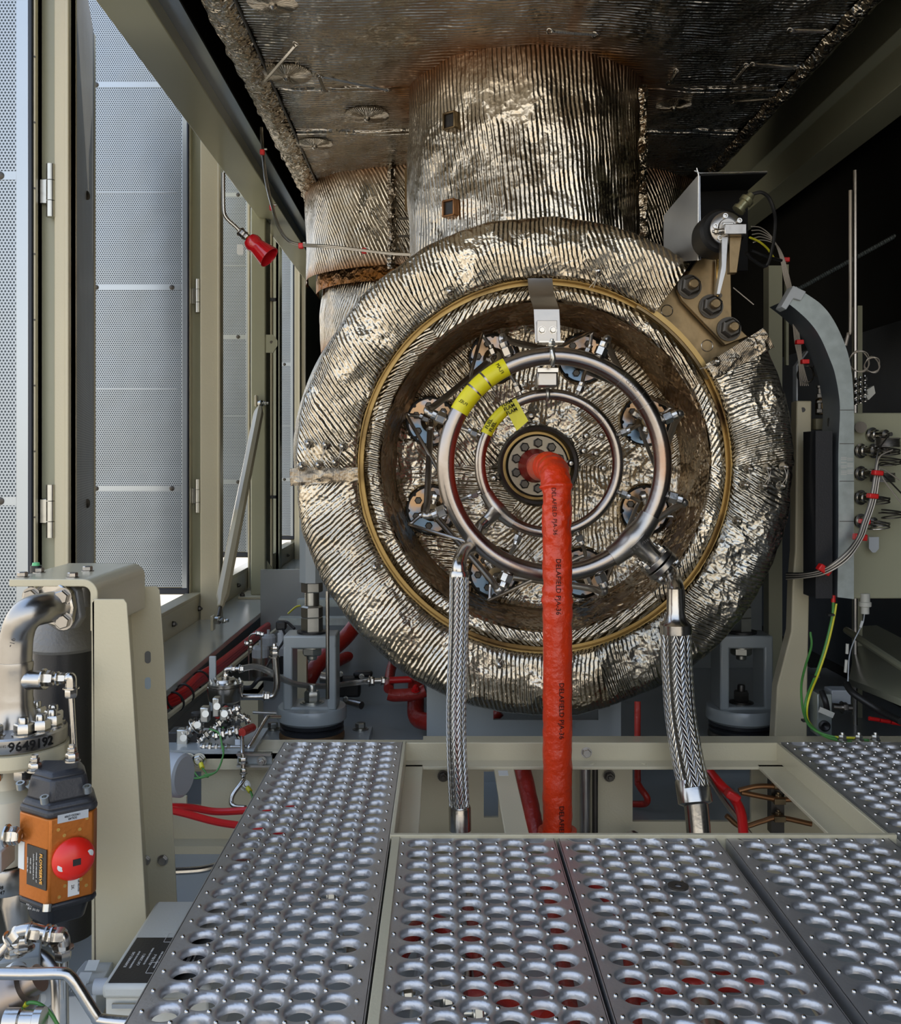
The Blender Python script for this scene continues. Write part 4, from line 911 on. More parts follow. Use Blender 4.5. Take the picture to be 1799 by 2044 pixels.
for (px, py, s) in ((1752, 944, 1), (1742, 990, 1), (1726, 1041, 1), (1717, 1072, 1.3), (1645, 1137, 1.4)): MB().box(P(px, py, 2.735), (.026*s, .026, .014*s), Matrix.Rotation(.6 if px < 1700 else .1, 3, 'Y')).build('red_tie', REDC, cb, bevel=.003)
one(MB().prism([P(1735, 1072, 2.86), P(1755, 1072, 2.86), P(1755, 1095, 2.86), P(1748, 1103, 2.86), P(1742, 1103, 2.86), P(1735, 1095, 2.86)][::-1], (0, .002, 0)), 'identity_tag', GREYPL, 'small grey metal tag hanging below the capillary coils', 'tag')
# beige post right
po = thing('pipe_support_post', 'tall beige post with a round hole near its top, right of the round blankets', 'post', P(1600, 1480, 2.95))
yq2 = 2.95
MB().prism([P(1591, 800, yq2), P(1621, 800, yq2), P(1618, 1100, yq2), P(1612, 1400, yq2), P(1612, 1500, yq2), P(1545, 1500, yq2), P(1552, 1370, yq2), P(1580, 1260, yq2), P(1583, 1160, yq2), P(1588, 1100, yq2)][::-1], (0, .05, 0)).build('plate', BEIGE, po, bevel=.004)
MB().cyl(P(1603, 818, yq2-.001), P(1603, 818, yq2+.001), .0075, n=20).build('hole', BLACK, po)
for (py0, py1) in ((836, 858), (1090, 1122)): MB().bx(P(1624, 0, 2.95).x, P(1662, 0, 2.95).x, 2.93, 2.98, P(0, py1, 2.95).z, P(0, py0, 2.95).z).build('clamp_block', mat('olive_block', (.16, .145, .09), .2, .5), po, bevel=.003)
for py in (848, 1116): MB().box(P(1665, py, 2.86), (.035, .03, .055)).build('black_latch', BLACK, po, bevel=.01)
# right background rods and struts
rb = thing('steel_conduit_rods', 'two thin upright steel tubes against the black right wall', 'tubes', P(1705, 500, 3.6))
MB().tube([P(1698, 380, 3.6), P(1698, 640, 3.6), P(1694, 665, 3.6), P(1688, 690, 3.6)], .0065, n=8, sub=4).build('tube', LITEW, rb)
MB().tube([P(1708, 340, 3.6), P(1708, 1480, 3.6)], .008, n=8, smooth=False).build('tube', STEELB, rb)
one(MB().bx(P(1712, 0, 3.7).x, P(1722, 0, 3.7).x, 3.7, 3.75, -.3, P(0, 610, 3.7).z), 'channel_bar', BEIGE2, 'dim channel bar behind the curved trunking', 'bar')
one(MB().bx(P(1535, 0, 3.6).x, P(1562, 0, 3.6).x, 3.6, 3.66, -.3, P(0, 530, 3.6).z).bx(P(1566, 0, 3.6).x, P(1571, 0, 3.6).x, 3.58, 3.6, P(0, 730, 3.6).z, P(0, 530, 3.6).z), 'strut_channel', BEIGE2, 'dim upright strut channel right of the hex nuts', 'strut')
pts = [P(1580+2.2*k*1.0, 585-1.05*k*1.15, 3.9) for k in range(100)]
MB_ = MB().tube(pts, .008, n=8, sub=2, rf=lambda t, r, L: r*(1+.25*math.sin(L*700))); one(MB_, 'corrugated_conduit', mat('dim_conduit', (.10, .12, .12), .3, .5), 'ribbed flexible conduit crossing the black right wall on a slant', 'conduit')
for j, (px, py, R) in enumerate(((1715, 720, .030), (1741, 727, .022), (1608, 745, .024), (1640, 735, .026))):
    c = P(px, py, 2.95); b = MB()
    for k in range(3): b.tube([c+Vector((R*math.cos(t)+.002*k, .01*math.sin(t*2+k), R*1.05*math.sin(t)-.002*k)) for t in [2*PI*i/18 for i in range(18)]], .0015, n=5, closed=True, sub=2)
    one(b, 'wire_coil', LITEW if j < 2 else DARKST, ['coil of pale wire just right of the curved trunking', 'smaller coil of pale wire at the far right of the trunking bend', 'dark wire coil left of the trunking bend', 'dark wire coil tucked under the trunking bend'][j], 'coil', 'small wire coils')
one(MB().prism([P(1590, 730, 3.0), P(1612, 700, 3.0), P(1614, 702, 3.0), P(1593, 731, 3.0), P(1593, 800, 3.0), P(1590, 800, 3.0)], (0, .03, 0)), 'bent_bracket', GREYPL, 'thin bent grey bracket above the beige post', 'bracket')
vb = thing('valve_block', 'cluster of small steel fittings above the instrument plate', 'fittings', P(1725, 790, 2.95))
for k in range(3):
    for j in range(4): MB().nut(P(1709+k*9, 808-j*14-k*3, 2.92), (0, 0, 1), .007, .012, True).build('nut', STEEL, vb)
MB().prism([P(1728, 780, 2.95), P(1745, 770, 2.95), P(1748, 785, 2.95), P(1735, 798, 2.95), P(1722, 795, 2.95)][::-1], (0, .02, 0)).build('tag', PALE, vb)
vb = thing('gauge_valve', 'dim cluster of steel gauge valves between the beige post and the trunking', 'fittings', P(1645, 790, 2.98))
for (px, py) in ((1637, 795), (1655, 800), (1648, 770), (1636, 825)): MB().lathe([(.004, 0), (.012, .002), (.012, .012), (.006, .014), (.006, .03), (.011, .032), (.011, .038)], P(px, py, 2.98), (0, 0, 1), 10).build('valve', STEELB, vb)
MB().box(P(1650, 812, 3.02), (.06, .03, .05)).build('body', BRASSY, vb, bevel=.003)
# right side shelf and green-yellow wires
gw = thing('earth_cable', 'green and yellow earth cables dropping from the trunking to the right deck', 'cable', P(1640, 1350, 2.8))
MB().tube([P(1664, 1200, 2.8), P(1662, 1230, 2.8), P(1648, 1290, 2.78), P(1630, 1345, 2.76), P(1612, 1390, 2.72), P(1607, 1420, 2.7), P(1612, 1440, 2.66), P(1635, 1462, 2.6), P(1660, 1474, 2.56), P(1700, 1482, 2.52)], .0042, n=8).build('green_core', GREEN, gw)
MB().tube([P(1670, 1205, 2.8), P(1665, 1235, 2.795), P(1652, 1290, 2.775), P(1634, 1345, 2.755), P(1618, 1385, 2.715), P(1611, 1420, 2.7), P(1618, 1445, 2.65), P(1650, 1468, 2.58), P(1720, 1474, 2.54)], .0030, n=8).build('yellow_core', YWIRE, gw)
MB().tube([P(1618, 1262, 2.85), P(1620, 1290, 2.83), P(1608, 1330, 2.8), P(1600, 1370, 2.75), P(1604, 1420, 2.7), P(1620, 1452, 2.62), P(1660, 1470, 2.57), P(1735, 1478, 2.55)], .0035, n=8).build('second_core', GREEN, gw)
MB().cyl(P(1664, 1188, 2.8), P(1664, 1202, 2.8), .006).build('red_boot', REDC, gw)
for (px, py) in ((1658, 1227), (1628, 1350), (1608, 1438)): MB().box(P(px, py, 2.76), (.018, .018, .006)).build('black_tie', BLACK, gw)
for k, px in enumerate((1682, 1715, 1748)): one(MB().nut(P(px, 1478, 2.52), (0, 0, 1), .010, .014), 'earth_stud', ZINC, ['left one', 'middle one', 'right one'][k] + ' of three earth studs beyond the right grating', 'stud', 'earth studs by the right grating')
rs = thing('cable_shelf', 'wide pale steel shelf slanting away at the lower right', 'shelf', P(1780, 1310, 3.0))
MB().prism([P(1695, 1355, 3.3), P(1799, 1395, 2.7), P(1900, 1395, 2.7), P(1900, 1240, 4.0), P(1715, 1250, 4.0)], (0, 0, -.02)).build('tray', BEIGE2, rs)
MB().tube([P(1690, 1258, 3.4), P(1799, 1330, 2.9), P(1850, 1360, 2.7)], .012, n=8, smooth=False).build('lip', BEIGE2, rs)
ug = thing('panel_cable_gland', 'pale cable gland with dangling thin lead under the instrument plate', 'gland', P(1727, 1210, 2.9))
MB().lathe([(.012, 0), (.012, .02), (.018, .022), (.018, .034), (.014, .036), (.014, .06)], P(1727, 1225, 2.9), (0, 0, 1), 16).build('gland', PALE, ug)
MB().tube([P(1726, 1226, 2.9), P(1722, 1245, 2.9), P(1705, 1280, 2.88), P(1696, 1310, 2.86), P(1693, 1360, 2.84)], .0018, n=6).build('lead', GREYPL, ug)
MB().box(P(1720, 1246, 2.89), (.007, .004, .02), Matrix.Rotation(.3, 3, 'Y')).build('tag', WHITE, ug)
MB().cyl(P(1692, 1285, 2.86), P(1691, 1305, 2.86), .0045).cyl(P(1690, 1317, 2.86), P(1688, 1342, 2.86), .0045).build('ferrule', PALE, ug)
js = thing('junction_socket', 'grey square socket block with black cables behind the right grating', 'socket', P(1650, 1420, 2.9))
MB().bx(P(1632, 0, 2.9).x, P(1662, 0, 2.9).x, 2.9, 2.96, P(0, 1470, 2.9).z, P(0, 1385, 2.9).z).build('plate', GALV, js, bevel=.003)
MB().lathe([(.016, 0), (.016, .01), (.012, .012), (0, .004)], P(1645, 1448, 2.9), (0, -1, 0), 20).build('socket', BLACK, js)
MB().bx(P(1660, 0, 3).x, P(1700, 0, 3).x, 3, 3.06, P(0, 1420, 3).z, P(0, 1378, 3).z).build('grey_box', GREYPL, js, bevel=.004)
MB().cyl(P(1662, 1411, 2.95), P(1700, 1414, 2.95), .012).nut(P(1680, 1412, 2.95), (1, 0, 0), .015, .018, False).build('hose_fitting', STEELB, js)
MB().tube([P(1640, 1380, 2.88), P(1648, 1400, 2.86), P(1652, 1425, 2.87)], .009).tube([P(1690, 1365, 2.9), P(1705, 1385, 2.86), P(1760, 1420, 2.8), P(1799, 1440, 2.7)], .010).build('black_cable', BLACK, js)
MB().box(P(1650, 1422, 2.84), (.045, .004, .016), Matrix.Rotation(.4, 3, 'Y')).build('tag', PALE, js)
for k in range(3): MB().tube([P(1735+k*22, 1434+k*4, 2.85), P(1755+k*22, 1437+k*4, 2.85)], .006, smooth=False).build('red_sleeve', REDC, js)

# ------------------------------------------------------------------ engine mounts
def mount(px, Y, left):
    base = P(px, 1475, Y); r = thing('engine_mount', 'grey yoke engine mount on stacked disc springs, %s of the round blankets' % ('left' if left else 'shaded one right'), 'engine mount', base, 'engine mounts')
    z = lambda py: P(0, py, Y).z; x = base.x; R = S(69, Y)
    MB().lathe([(R*.9, z(1475)), (R*.94, z(1470)), (R*.94, z(1462)), (R*.9, z(1458))], (x, Y, 0), (0, 0, 1), 40).build('rusty_shim', RUST if left else DARKST, r)
    MB().lathe([(R*.88, z(1460)), (R*.92, z(1456)), (R*.92, z(1450)), (R*.86, z(1447)), (R*.92, z(1444)), (R*.92, z(1438)), (R*.84, z(1434))], (x, Y, 0), (0, 0, 1), 40).build('spring_disc', BLACKP, r)
    MB().lathe([(R*.9, z(1438)), (R, z(1432)), (R, z(1412)), (R*.97, z(1408)), (0, z(1406))], (x, Y, 0), (0, 0, 1), 44).build('base_disc', GREYP, r)
    o = [(-.058*1.43, z(1408)), (.058*1.43, z(1408)), (.078, z(1300)), (.062, z(1262)), (-.062, z(1262)), (-.078, z(1300))]
    w2, w1 = S(52, Y), S(34, Y); zt, zb = z(1275), z(1410); bt = .018
    b = MB(); dpt = .12
    outer_ = [(-w2, zb), (w2, zb), (w2, zt-.02), (w2-.02, zt+.012), (-w2+.02, zt+.012), (-w2, zt-.02)]
    b.bx(x-w2, x-w1, Y-dpt/2, Y+dpt/2, zb, zt-.01); b.bx(x+w1, x+w2, Y-dpt/2, Y+dpt/2, zb, zt-.01); b.bx(x-w2, x+w2, Y-dpt/2, Y+dpt/2, zt-.022, zt+.02)
    b.bx(x-w2, x+w2, Y-dpt/2, Y+dpt/2, zb, zb+.012); b.build('yoke', GREYP, r, bevel=.008)
    MB().nut((x, Y, zb+.012), (0, 0, 1), .026, .04).cyl((x, Y, zb+.01), (x, Y, zb+.015), .04, n=24).build('hold_down_bolt', ZINC if left else DARKST, r)
    MB().lathe([(.05, zt+.02), (.05, zt+.027), (.03, zt+.028)], (x, Y, 0), (0, 0, 1), 28).build('washer', BLACK, r)
    MB().lathe([(.036, zt+.028), (.036, zt+.07), (.034, zt+.072), (.036, zt+.075), (.036, zt+.105), (.03, zt+.11)], (x, Y, 0), (0, 0, 1), 6, rot=.25).build('hex_nut', ZINC, r, ang=20)
    MB().lathe([(.022, zt+.11)]+[(.0225+.0025*(k % 2), zt+.11+.003*k) for k in range(18)], (x, Y, 0), (0, 0, 1), 24).build('thread', ZINC, r, ang=80)
    if left:
        MB().lathe([(.034, zt+.155), (.036, zt+.158), (.036, zt+.185), (.032, zt+.188)], (x, Y, 0), (0, 0, 1), 6, rot=.25).build('lock_nut', ZINC, r, ang=20)
        MB().lathe([(.042, zt+.188), (.042, z(965))], (x+.0, Y, 0), (0, 0, 1), 8, rot=.39).build('hex_column', GREYP, r, ang=20)
    MB().nut((x, Y, zt-.024), (0, 0, -1), .034, .03, True).build('under_nut', ZINC, r)
    # foundation plate
    MB().bx(x-.19, x+.19, Y-.16, Y+.16, z(1475)-.03, z(1475)-.0005).build('foundation_plate', GREYP, r, bevel=.003)
    for (dx, dy) in ((-.15, -.12), (.15, -.12), (-.15, .12), (.15, .12)): MB().cyl((x+dx, Y+dy, z(1475)-.001), (x+dx, Y+dy, z(1475)+.003), .028, n=20).nut((x+dx, Y+dy, z(1475)+.003), (0, 0, 1), .018, .02, False).build('anchor_bolt', ZINC, r)
    return r
mount(623, 3.25, True); mount(1480, 3.25, False)
one(MB().tube([P(654, 1180, 3.1), P(654, 1395, 3.1)], .006, smooth=False), 'drain_rod', STEEL, 'slim steel rod passing the left engine mount', 'tube')

# ------------------------------------------------------------------ deck framing and crossmembers
MB_ = MB().bx(-1.0, 1.8, 2.62, 4.6, -.30, -.26); struct(MB_.build('trim_13', GREYP), 'grey skid floor plate under the engine')
b = MB()
Yw = 2.56
def platehole(b, x0, x1, z0, z1, y, t, holes):
    xs = sorted(set([x0, x1]+[h[0] for h in holes]+[h[1] for h in holes])); zs = sorted(set([z0, z1]+[h[2] for h in holes]+[h[3] for h in holes]))
    for i in range(len(xs)-1):
        for j in range(len(zs)-1):
            cx, cz = (xs[i]+xs[i+1])/2, (zs[j]+zs[j+1])/2
            if any(h[0] < cx < h[1] and h[2] < cz < h[3] for h in holes): continue
            b.bx(xs[i], xs[i+1], y, y+t, zs[j], zs[j+1])
    return b
def hx(px0, px1, py0, py1, Y): return (P(px0, 0, Y).x, P(px1, 0, Y).x, P(0, py1, Y).z, P(0, py0, Y).z)
platehole(b, -.99, 1.8, -.30, -.05, Yw, .012, [hx(1263, 1500, 1535, 1640, Yw), hx(966, 995, 1540, 1632, Yw), hx(345, 402, 1540, 1608, Yw)])
b.bx(-.99, -.05, Yw-.03, Yw+.10, -.062, -.05); b.bx(-.99, -.05, Yw-.03, Yw-.022, -.09, -.05); b.bx(-.05, 1.8, Yw-.0, Yw+.10, -.055, -.04); b.bx(-.99, 1.8, Yw-.05, Yw, -.30, -.28)
struct(b.build('trim_14', BEIGE), 'beige skid cross web with cutouts below the deck')
# cross member with window
b = platehole(MB(), P(852, 0, 2.95).x, P(1240, 0, 2.95).x, -.30, P(0, 1365, 2.95).z, 2.95, .015, [hx(985, 1195, 1385, 1437, 2.95)])
struct(b.build('trim_15', GREYP), 'grey cross member with a slot under the round blankets')
b = MB().bx(-.85, 1.5, 4.6, 4.62, -.30, .2); b.bx(-.6, -.05, 3.9, 3.92, -.3, .02); struct(b.build('trim_16', GREYP), 'grey bulkhead plates behind the engine mounts')
# deck frame (opening)
fr = thing('angle_iron_surround', 'beige angle iron frame around the hose opening in the deck', 'frame', (.35, 2.1, 0))
b = MB()
b.bx(-.10, .85, 2.455, 2.463, -.05, .0); b.bx(-.10, .85, 2.405, 2.46, -.052, -.044)
b.bx(-.097, -.089, 1.835, 2.46, -.05, .004); b.bx(-.09, -.046, 1.835, 2.42, -.052, -.044)
b.bx(.838, .846, 1.835, 2.46, -.05, .0); b.bx(.777, .84, 1.835, 2.42, -.052, -.044)
b.build('angle_rails', BEIGE, fr, bevel=.0015)
MB().bx(.128, .177, 1.83, 2.41, -.058, -.050).build('cross_bar', BEIGE, fr, bevel=.0015)
MB().bx(-.097, .85, 1.832, 1.842, -.05, .006).bx(-.097, .85, 1.80, 1.84, -.06, -.03).build('front_rail', BEIGE, fr, bevel=.001)
MB().nut(P(1171, 1502, 2.455), (0, -1, 0), .011, .012, False).build('bolt', STEELB, fr)
for px in (1184, 1286): MB().cyl((P(px, 1522, 2.43).x, 2.43, -.0445), (P(px, 1522, 2.43).x, 2.43, -.0425), .006).build('weld_spot', BEIGE, fr)
MB().bx(P(994, 0, 2.40).x, P(1013, 0, 2.40).x, 2.355, 2.392, -.0502, -.0495).build('paper_sticker', WHITE, fr)
for px in (885, 1215): MB().nut((P(px, 0, 2.56).x, Yw-.012, P(0, 1546, 2.56).z), (0, -1, 0), .012, .014).build('under_bolt', DARKST, fr)
b = MB().bx(-.093, -.078, .95, 1.84, -.05, .003); b.bx(.5135, .5295, .95, 1.83, -.06, -.045); b.bx(.212, .2165, .95, 1.83, -.06, -.045)
b.build('plank_rail', BEIGE, fr, bevel=.001)

# gratings
PIT = .0496; SP = PIT*math.sqrt(3)/2; HR = .0170
def plank(x0, x1, y0, y1, label, phase=0, lip=.045):
    cx = (x0+x1)/2; r = thing('grating_plank', label, 'grating', (cx, (y0+y1)/2, 0), 'perforated deck planks')
    b = MB(); cols = [cx+(k-2.5)*SP for k in range(6)]; S12 = 24; R3 = PIT/math.sqrt(3)
    prof = [(.0166, -.0105), (.0169, -.0086), (.0178, -.0054), (.0192, -.0027), (.0210, -.0009), (.0230, -.0001)]
    xl, xr = cols[0]-SP*.667, cols[5]+SP*.667
    for ci, x in enumerate(cols):
        off = (ci % 2)*PIT/2+phase; n0 = math.ceil((y0-off)/PIT+.5); n1 = math.floor((y1-off)/PIT-.02)
        for j in range(n0-1, n1+2):
            y = j*PIT+off
            if y < y0-PIT*.5 or y > y1+PIT*.5: continue
            vs = []
            for (rr, h) in prof:
                for k in range(S12): a = 2*PI*k/S12; vs.append((x+rr*math.cos(a), min(y1, max(y0, y+rr*math.sin(a))), h))
            for k in range(S12):   # hexagon boundary, vertices at 0,60,..
                a = 2*PI*k/S12; s_ = a % (PI/3); rr = R3*math.cos(PI/6)/math.cos(s_-PI/6)
                vs.append((x+rr*math.cos(a), min(y1, max(y0, y+rr*math.sin(a))), 0))
            fs = [(i*S12+k, i*S12+(k+1) % S12, (i+1)*S12+(k+1) % S12, (i+1)*S12+k) for i in range(len(prof)) for k in range(S12)]
            b.add(vs, fs)
    # serrated side margins -> fill with strips following the hexagon edges
    for side in (0, 1):
        ci = 0 if side == 0 else 5; x = cols[ci]; sgn = -1 if side == 0 else 1; off = (ci % 2)*PIT/2+phase
        xe = x0 if side == 0 else x1; poly = []
        n0 = math.ceil((y0-off)/PIT)-1; n1 = math.floor((y1-off)/PIT)+1
        for j in range(n0, n1+1):
            y = j*PIT+off
            for (dx, dy) in ((R3*.5, -PIT/2), (R3, 0), (R3*.5, PIT/2)):
                poly.append((x+sgn*dx, min(y1, max(y0, y+dy))))
        vs = []; 
        for (px_, py_) in poly: vs += [(px_, py_, 0), (xe, py_, 0)]
        b.add(vs, [(2*k, 2*k+1, 2*k+3, 2*k+2) for k in range(len(poly)-1) if poly[k][1] != poly[k+1][1]])
        b.bx(xe-.0015 if side == 0 else xe-.0010, xe+.0010 if side == 0 else xe+.0015, y0, y1, -.048, 0)
    b.build('deck_sheet', GRATE, r, ang=50)
    # grip buttons
    g = MB(); bp = [(.0036, 0), (.0034, .0016), (.0022, .0030), (.0009, .0034), (0, .0032)]
    for ci in range(-1, 7):
        x = cx+(ci-2.5)*SP; off = (ci % 2)*PIT/2+phase; n0 = math.ceil((y0-off)/PIT)-1; n1 = math.floor((y1-off)/PIT)+1
        for j in range(n0, n1+1):
            y = j*PIT+off
            for dx in (-R3, R3):
                if not (x0+.006 < x+dx < x1-.006 and y0+.006 < y < y1-.006): continue
                if (ci == -1 and dx < 0) or (ci == 6 and dx > 0): continue
                if ci in (-1, 6) : continue
                g.lathe(bp, (x+dx, y, 0), (0, 0, 1), 8)
    o = g.build('grip_buttons', STEEL, r, ang=80); o['kind'] = 'stuff'
    return r
plank(-.395, -.098, .98, 2.462, 'long perforated steel deck plank at the left, reaching back to the far frame rail', .012)
plank(-.079, .209, .98, 1.830, 'perforated steel plank right of the left plank, just below the red hose', .02)
plank(.218, .511, .98, 1.830, 'perforated steel plank in the middle right of the deck, one washer lying on it', .0)
plank(.531, .833, .98, 1.830, 'perforated steel plank at the lower right corner of the deck', .01)
plank(.850, 1.15, 1.2, 2.462, 'dark perforated steel plank reaching far back at the right edge', .02)
ws_ = P(1354, 1778, 1.0); k_ = F*.7/(1778-VY); one(MB().ringlathe([(.017, .006), (.017, .009), (.006, .009), (.006, .006)], (P(1354, 1778, k_).x, k_, 0), (0, 0, 1), 24), 'loose_washer', DARKST, 'loose round washer lying in a hole of the middle right plank', 'washer')

# under-deck piping
r = thing('insulated_pipe', 'dull red insulated pipe going down behind the deck cross bar', 'pipe', P(1060, 1600, 2.4))
MB().tube([P(1042, 1528, 2.50), P(1062, 1620, 2.42), P(1072, 1680, 2.38), P(1085, 1760, 2.34)], S(17, 2.45), n=20, rf=lambda t, a, L: a+.0006*math.sin(L*300)).build('sleeve', REDD, r)
r = thing('steel_pipe', 'upright bare steel pipe below the deck right of the red hose', 'pipe', P(1170, 1600, 2.5))
MB().cyl(P(1168, 1528, 2.5), P(1168, 1720, 2.5), S(11, 2.5), n=20).build('pipe', STEELB, r)
one(MB().cyl(P(1188, 1528, 2.52), P(1188, 1720, 2.52), S(6, 2.5), n=16), 'dark_steel_pipe', DARKST, 'thinner dark pipe beside the bare steel pipe below the deck', 'pipe')
r = thing('red_cable_sleeve', 'red sleeve strapped with a tie running down behind the thick braided hose', 'cable', P(1460, 1560, 2.4))
MB().tube([P(1412, 1535, 2.5), P(1440, 1568, 2.45), P(1464, 1592, 2.42), P(1480, 1625, 2.36), P(1486, 1690, 2.3), P(1490, 1760, 2.25)], .012, n=12).build('sleeve', REDC, r)
MB().box(P(1462, 1588, 2.40), (.035, .03, .02), Matrix.Rotation(.5, 3, 'Y')).build('tie', REDC, r, bevel=.004)
one(MB().tube([P(1410, 1545, 2.48), P(1450, 1605, 2.4), P(1510, 1680, 2.3)], .006, n=8), 'thin_steel_line', STEELB, 'thin steel line crossing the red sleeve below the deck', 'tube')
for j, pts in enumerate(([(1475, 1578), (1510, 1570), (1545, 1570), (1575, 1575)], [(1480, 1582), (1520, 1590), (1555, 1596), (1600, 1600), (1640, 1640)], [(1450, 1628), (1480, 1650), (1520, 1640), (1555, 1632), (1620, 1645)])):
    one(MB().tube([P(a, c, 2.45) for a, c in pts], .0065, n=10), 'copper_line', COPPER, ['short upper', 'middle', 'lower curved'][j] + ' brown copper line clamped below the deck at the right', 'tube', 'copper lines below the deck')
r = thing('line_clamp', 'dark clamp rail holding the brown copper lines below the deck', 'clamp', P(1554, 1600, 2.46))
MB().bx(P(1540, 0, 2.47).x, P(1566, 0, 2.47).x, 2.47, 2.50, P(0, 1665, 2.47).z, P(0, 1535, 2.47).z).build('rail', DARKST, r)
for py in (1565, 1597, 1632): MB().box(P(1554, py, 2.455), (.028, .03, .014)).nut(P(1554, py-4, 2.455), (0, 0, 1), .008, .01).build('jaw', BRASSY, r, bevel=.002)
r = thing('small_red_elbow', 'small red covered elbow seen through the cutout below the deck', 'pipe', P(1280, 1600, 2.7))
MB().tube([P(1273, 1400, 2.75), P(1273, 1545, 2.72), P(1276, 1568, 2.7), P(1292, 1592, 2.68), P(1288, 1604, 2.7), P(1262, 1605, 2.72)], .009, n=10).build('sleeve', REDD, r)
rd = [([(770, 1950), (850, 1840), (940, 1890), (1010, 1960)], .017), ([(930, 1800), (948, 1860), (960, 1960)], .012), ([(1060, 1700), (1100, 1800), (1130, 1960), (1145, 2060)], .014), ([(1180, 1760), (1240, 1830), (1260, 1950), (1270, 2060)], .012), ([(1240, 1985), (1330, 1970), (1420, 1960), (1520, 1960)], .018), ([(1090, 2040), (1000, 1980), (930, 1985)], .02), ([(800, 1580), (620, 1588), (500, 1600)], .008)]
for j, (pp_, rr) in enumerate(rd):
    one(MB().tube([P(a, c, 924 and F*(.70+.24)/(c-VY)) for a, c in pp_], rr, n=14), 'under_deck_hose', REDD, ['thick red hose glimpsed through holes at the left of the second plank', 'thin red hose under the middle of the second plank', 'red hose running toward the camera under the seam of second and middle right planks', 'red hose running forward under the middle right plank', 'thick red hose lying crosswise under the middle right plank', 'short red hose curl under the front of the second plank', 'thin red hose crossing under the left plank'][j], 'hose', 'red hoses under the deck')
for j, (px, w_) in enumerate(((815, .03), (905, .016), (1150, .02), (1330, .05))):
    x = P(px, 0, 1.9).x; one(MB().cyl((x, 1.0, -.26), (x+.05, 2.5, -.26), w_*.5, n=14), 'under_deck_pipe', STEELB if j % 2 else GREYP, ['grey pipe under the left side of the second plank', 'slim steel pipe under the second plank', 'grey pipe under the plank seam right of centre', 'broad steel pipe under the middle right plank'][j], 'pipe', 'pipes under the deck')
for j, (px, py) in enumerate(((685, 1888), (690, 1915), (800, 1990), (940, 2020), (650, 1785), (880, 1990), (590, 1640))):
    Yq = F*.93/(py-VY); r = thing('tube_union', 'steel tube union %s' % ['seen through a hole near the right side of the left plank', 'just nearer than the one in the left plank', 'under the front of the second plank', 'at the very front of the second plank', 'pale, far up the left plank', 'under the second plank beside a red hose', 'at the far end of the left plank'][j], 'fitting', P(px, py, Yq), 'tube unions under the deck')
    MB().nut(P(px, py, Yq), (1, .2, 0), .018, .02, False).cyl(P(px-14, py, Yq), P(px+30, py, Yq), .008).build('union', ZINC, r)

# ------------------------------------------------------------------ left mid clutter
def tube1(name, pts, r, m, label, cat='tube', group=None, n=10, sub=8): return one(MB().tube([P(*p) for p in pts], r, n=n, sub=sub), name, m, label, cat, group)
# red cables along the ledge
for j, dy in enumerate((0, 7, -6)):
    pts = [(330, 1402+dy, 3.1), (365, 1385+dy, 3.2), (395, 1357+dy, 3.35), (430, 1335+dy, 3.55), (470, 1303+dy*.8, 3.9), (520, 1262+dy*.7, 4.4), (560, 1232+dy*.5, 5.0), (600, 1195+dy*.4, 5.8)]
    tube1('red_cable', pts, .013, REDC, ['upper', 'lower', 'topmost rear'][j]+' red cable running along under the left ledge', 'cable', 'red cables under the ledge')
one(MB().tube([P(335, 1430, 3.0), P(420, 1365, 3.3), P(560, 1250, 4.4), P(600, 1220, 5.0)], .009, n=6, smooth=False), 'cable_tray_rail', BEIGE, 'pale rail below the red cables under the ledge', 'rail')
for j, (px, py, Y) in enumerate(((370, 1384, 3.15), (403, 1357, 3.35), (350, 1400, 3.08))): one(MB().ringlathe([(.03, -.003), (.034, -.003), (.034, .003), (.03, .003)], P(px, py, Y), (.4, 1, .3), 20), 'cable_tie', BLACK, ['middle', 'farthest', 'nearest'][j]+' black tie around the red cables', 'tie', 'cable ties on red cables')
# pressure pulsation pot (diaphragm)
rg = thing('diaphragm_housing', 'round flanged steel diaphragm housing with a bent tube on top', 'regulator', P(450, 1375, 2.95)); Y = 2.95; c = P(450, 1375, Y)
MB().lathe([(.03, -.045), (.05, -.032), (.052, -.012), (.053, -.003), (.053, .008), (.05, .010), (.053, .012), (.053, .020), (.034, .022), (.030, .030), (.010, .032), (.008, .05), (0, .05)], c, (0, 0, 1), 40).build('body', STEEL, rg)
for k in range(10): a = 2*PI*k/10; MB().nut(c+Vector((.045*math.cos(a), .045*math.sin(a), .020)), (0, 0, 1), .005, .006).build('bolt', ZINC, rg)
MB().tube([c+Vector((0, 0, .05)), P(450, 1344, Y), P(451, 1337, Y), P(460, 1335, Y), P(485, 1335, Y)], .006).nut(P(450, 1352, Y), (0, 0, 1), .010, .012, False).nut(P(462, 1335, Y), (1, 0, 0), .010, .012, False).nut(P(478, 1335, Y), (1, 0, 0), .011, .014, False).build('elbow_tube', STEEL, rg)
MB().cyl(c-Vector((0, 0, .045)), c-Vector((0, 0, .08)), .008).build('drain_stem', STEELB, rg)
MB().bx(P(417, 0, 3).x, P(431, 0, 3).x, 3.0, 3.01, P(0, 1420, 3).z, P(0, 1310, 3).z).build('mount_plate', GREYP, rg, bevel=.003)
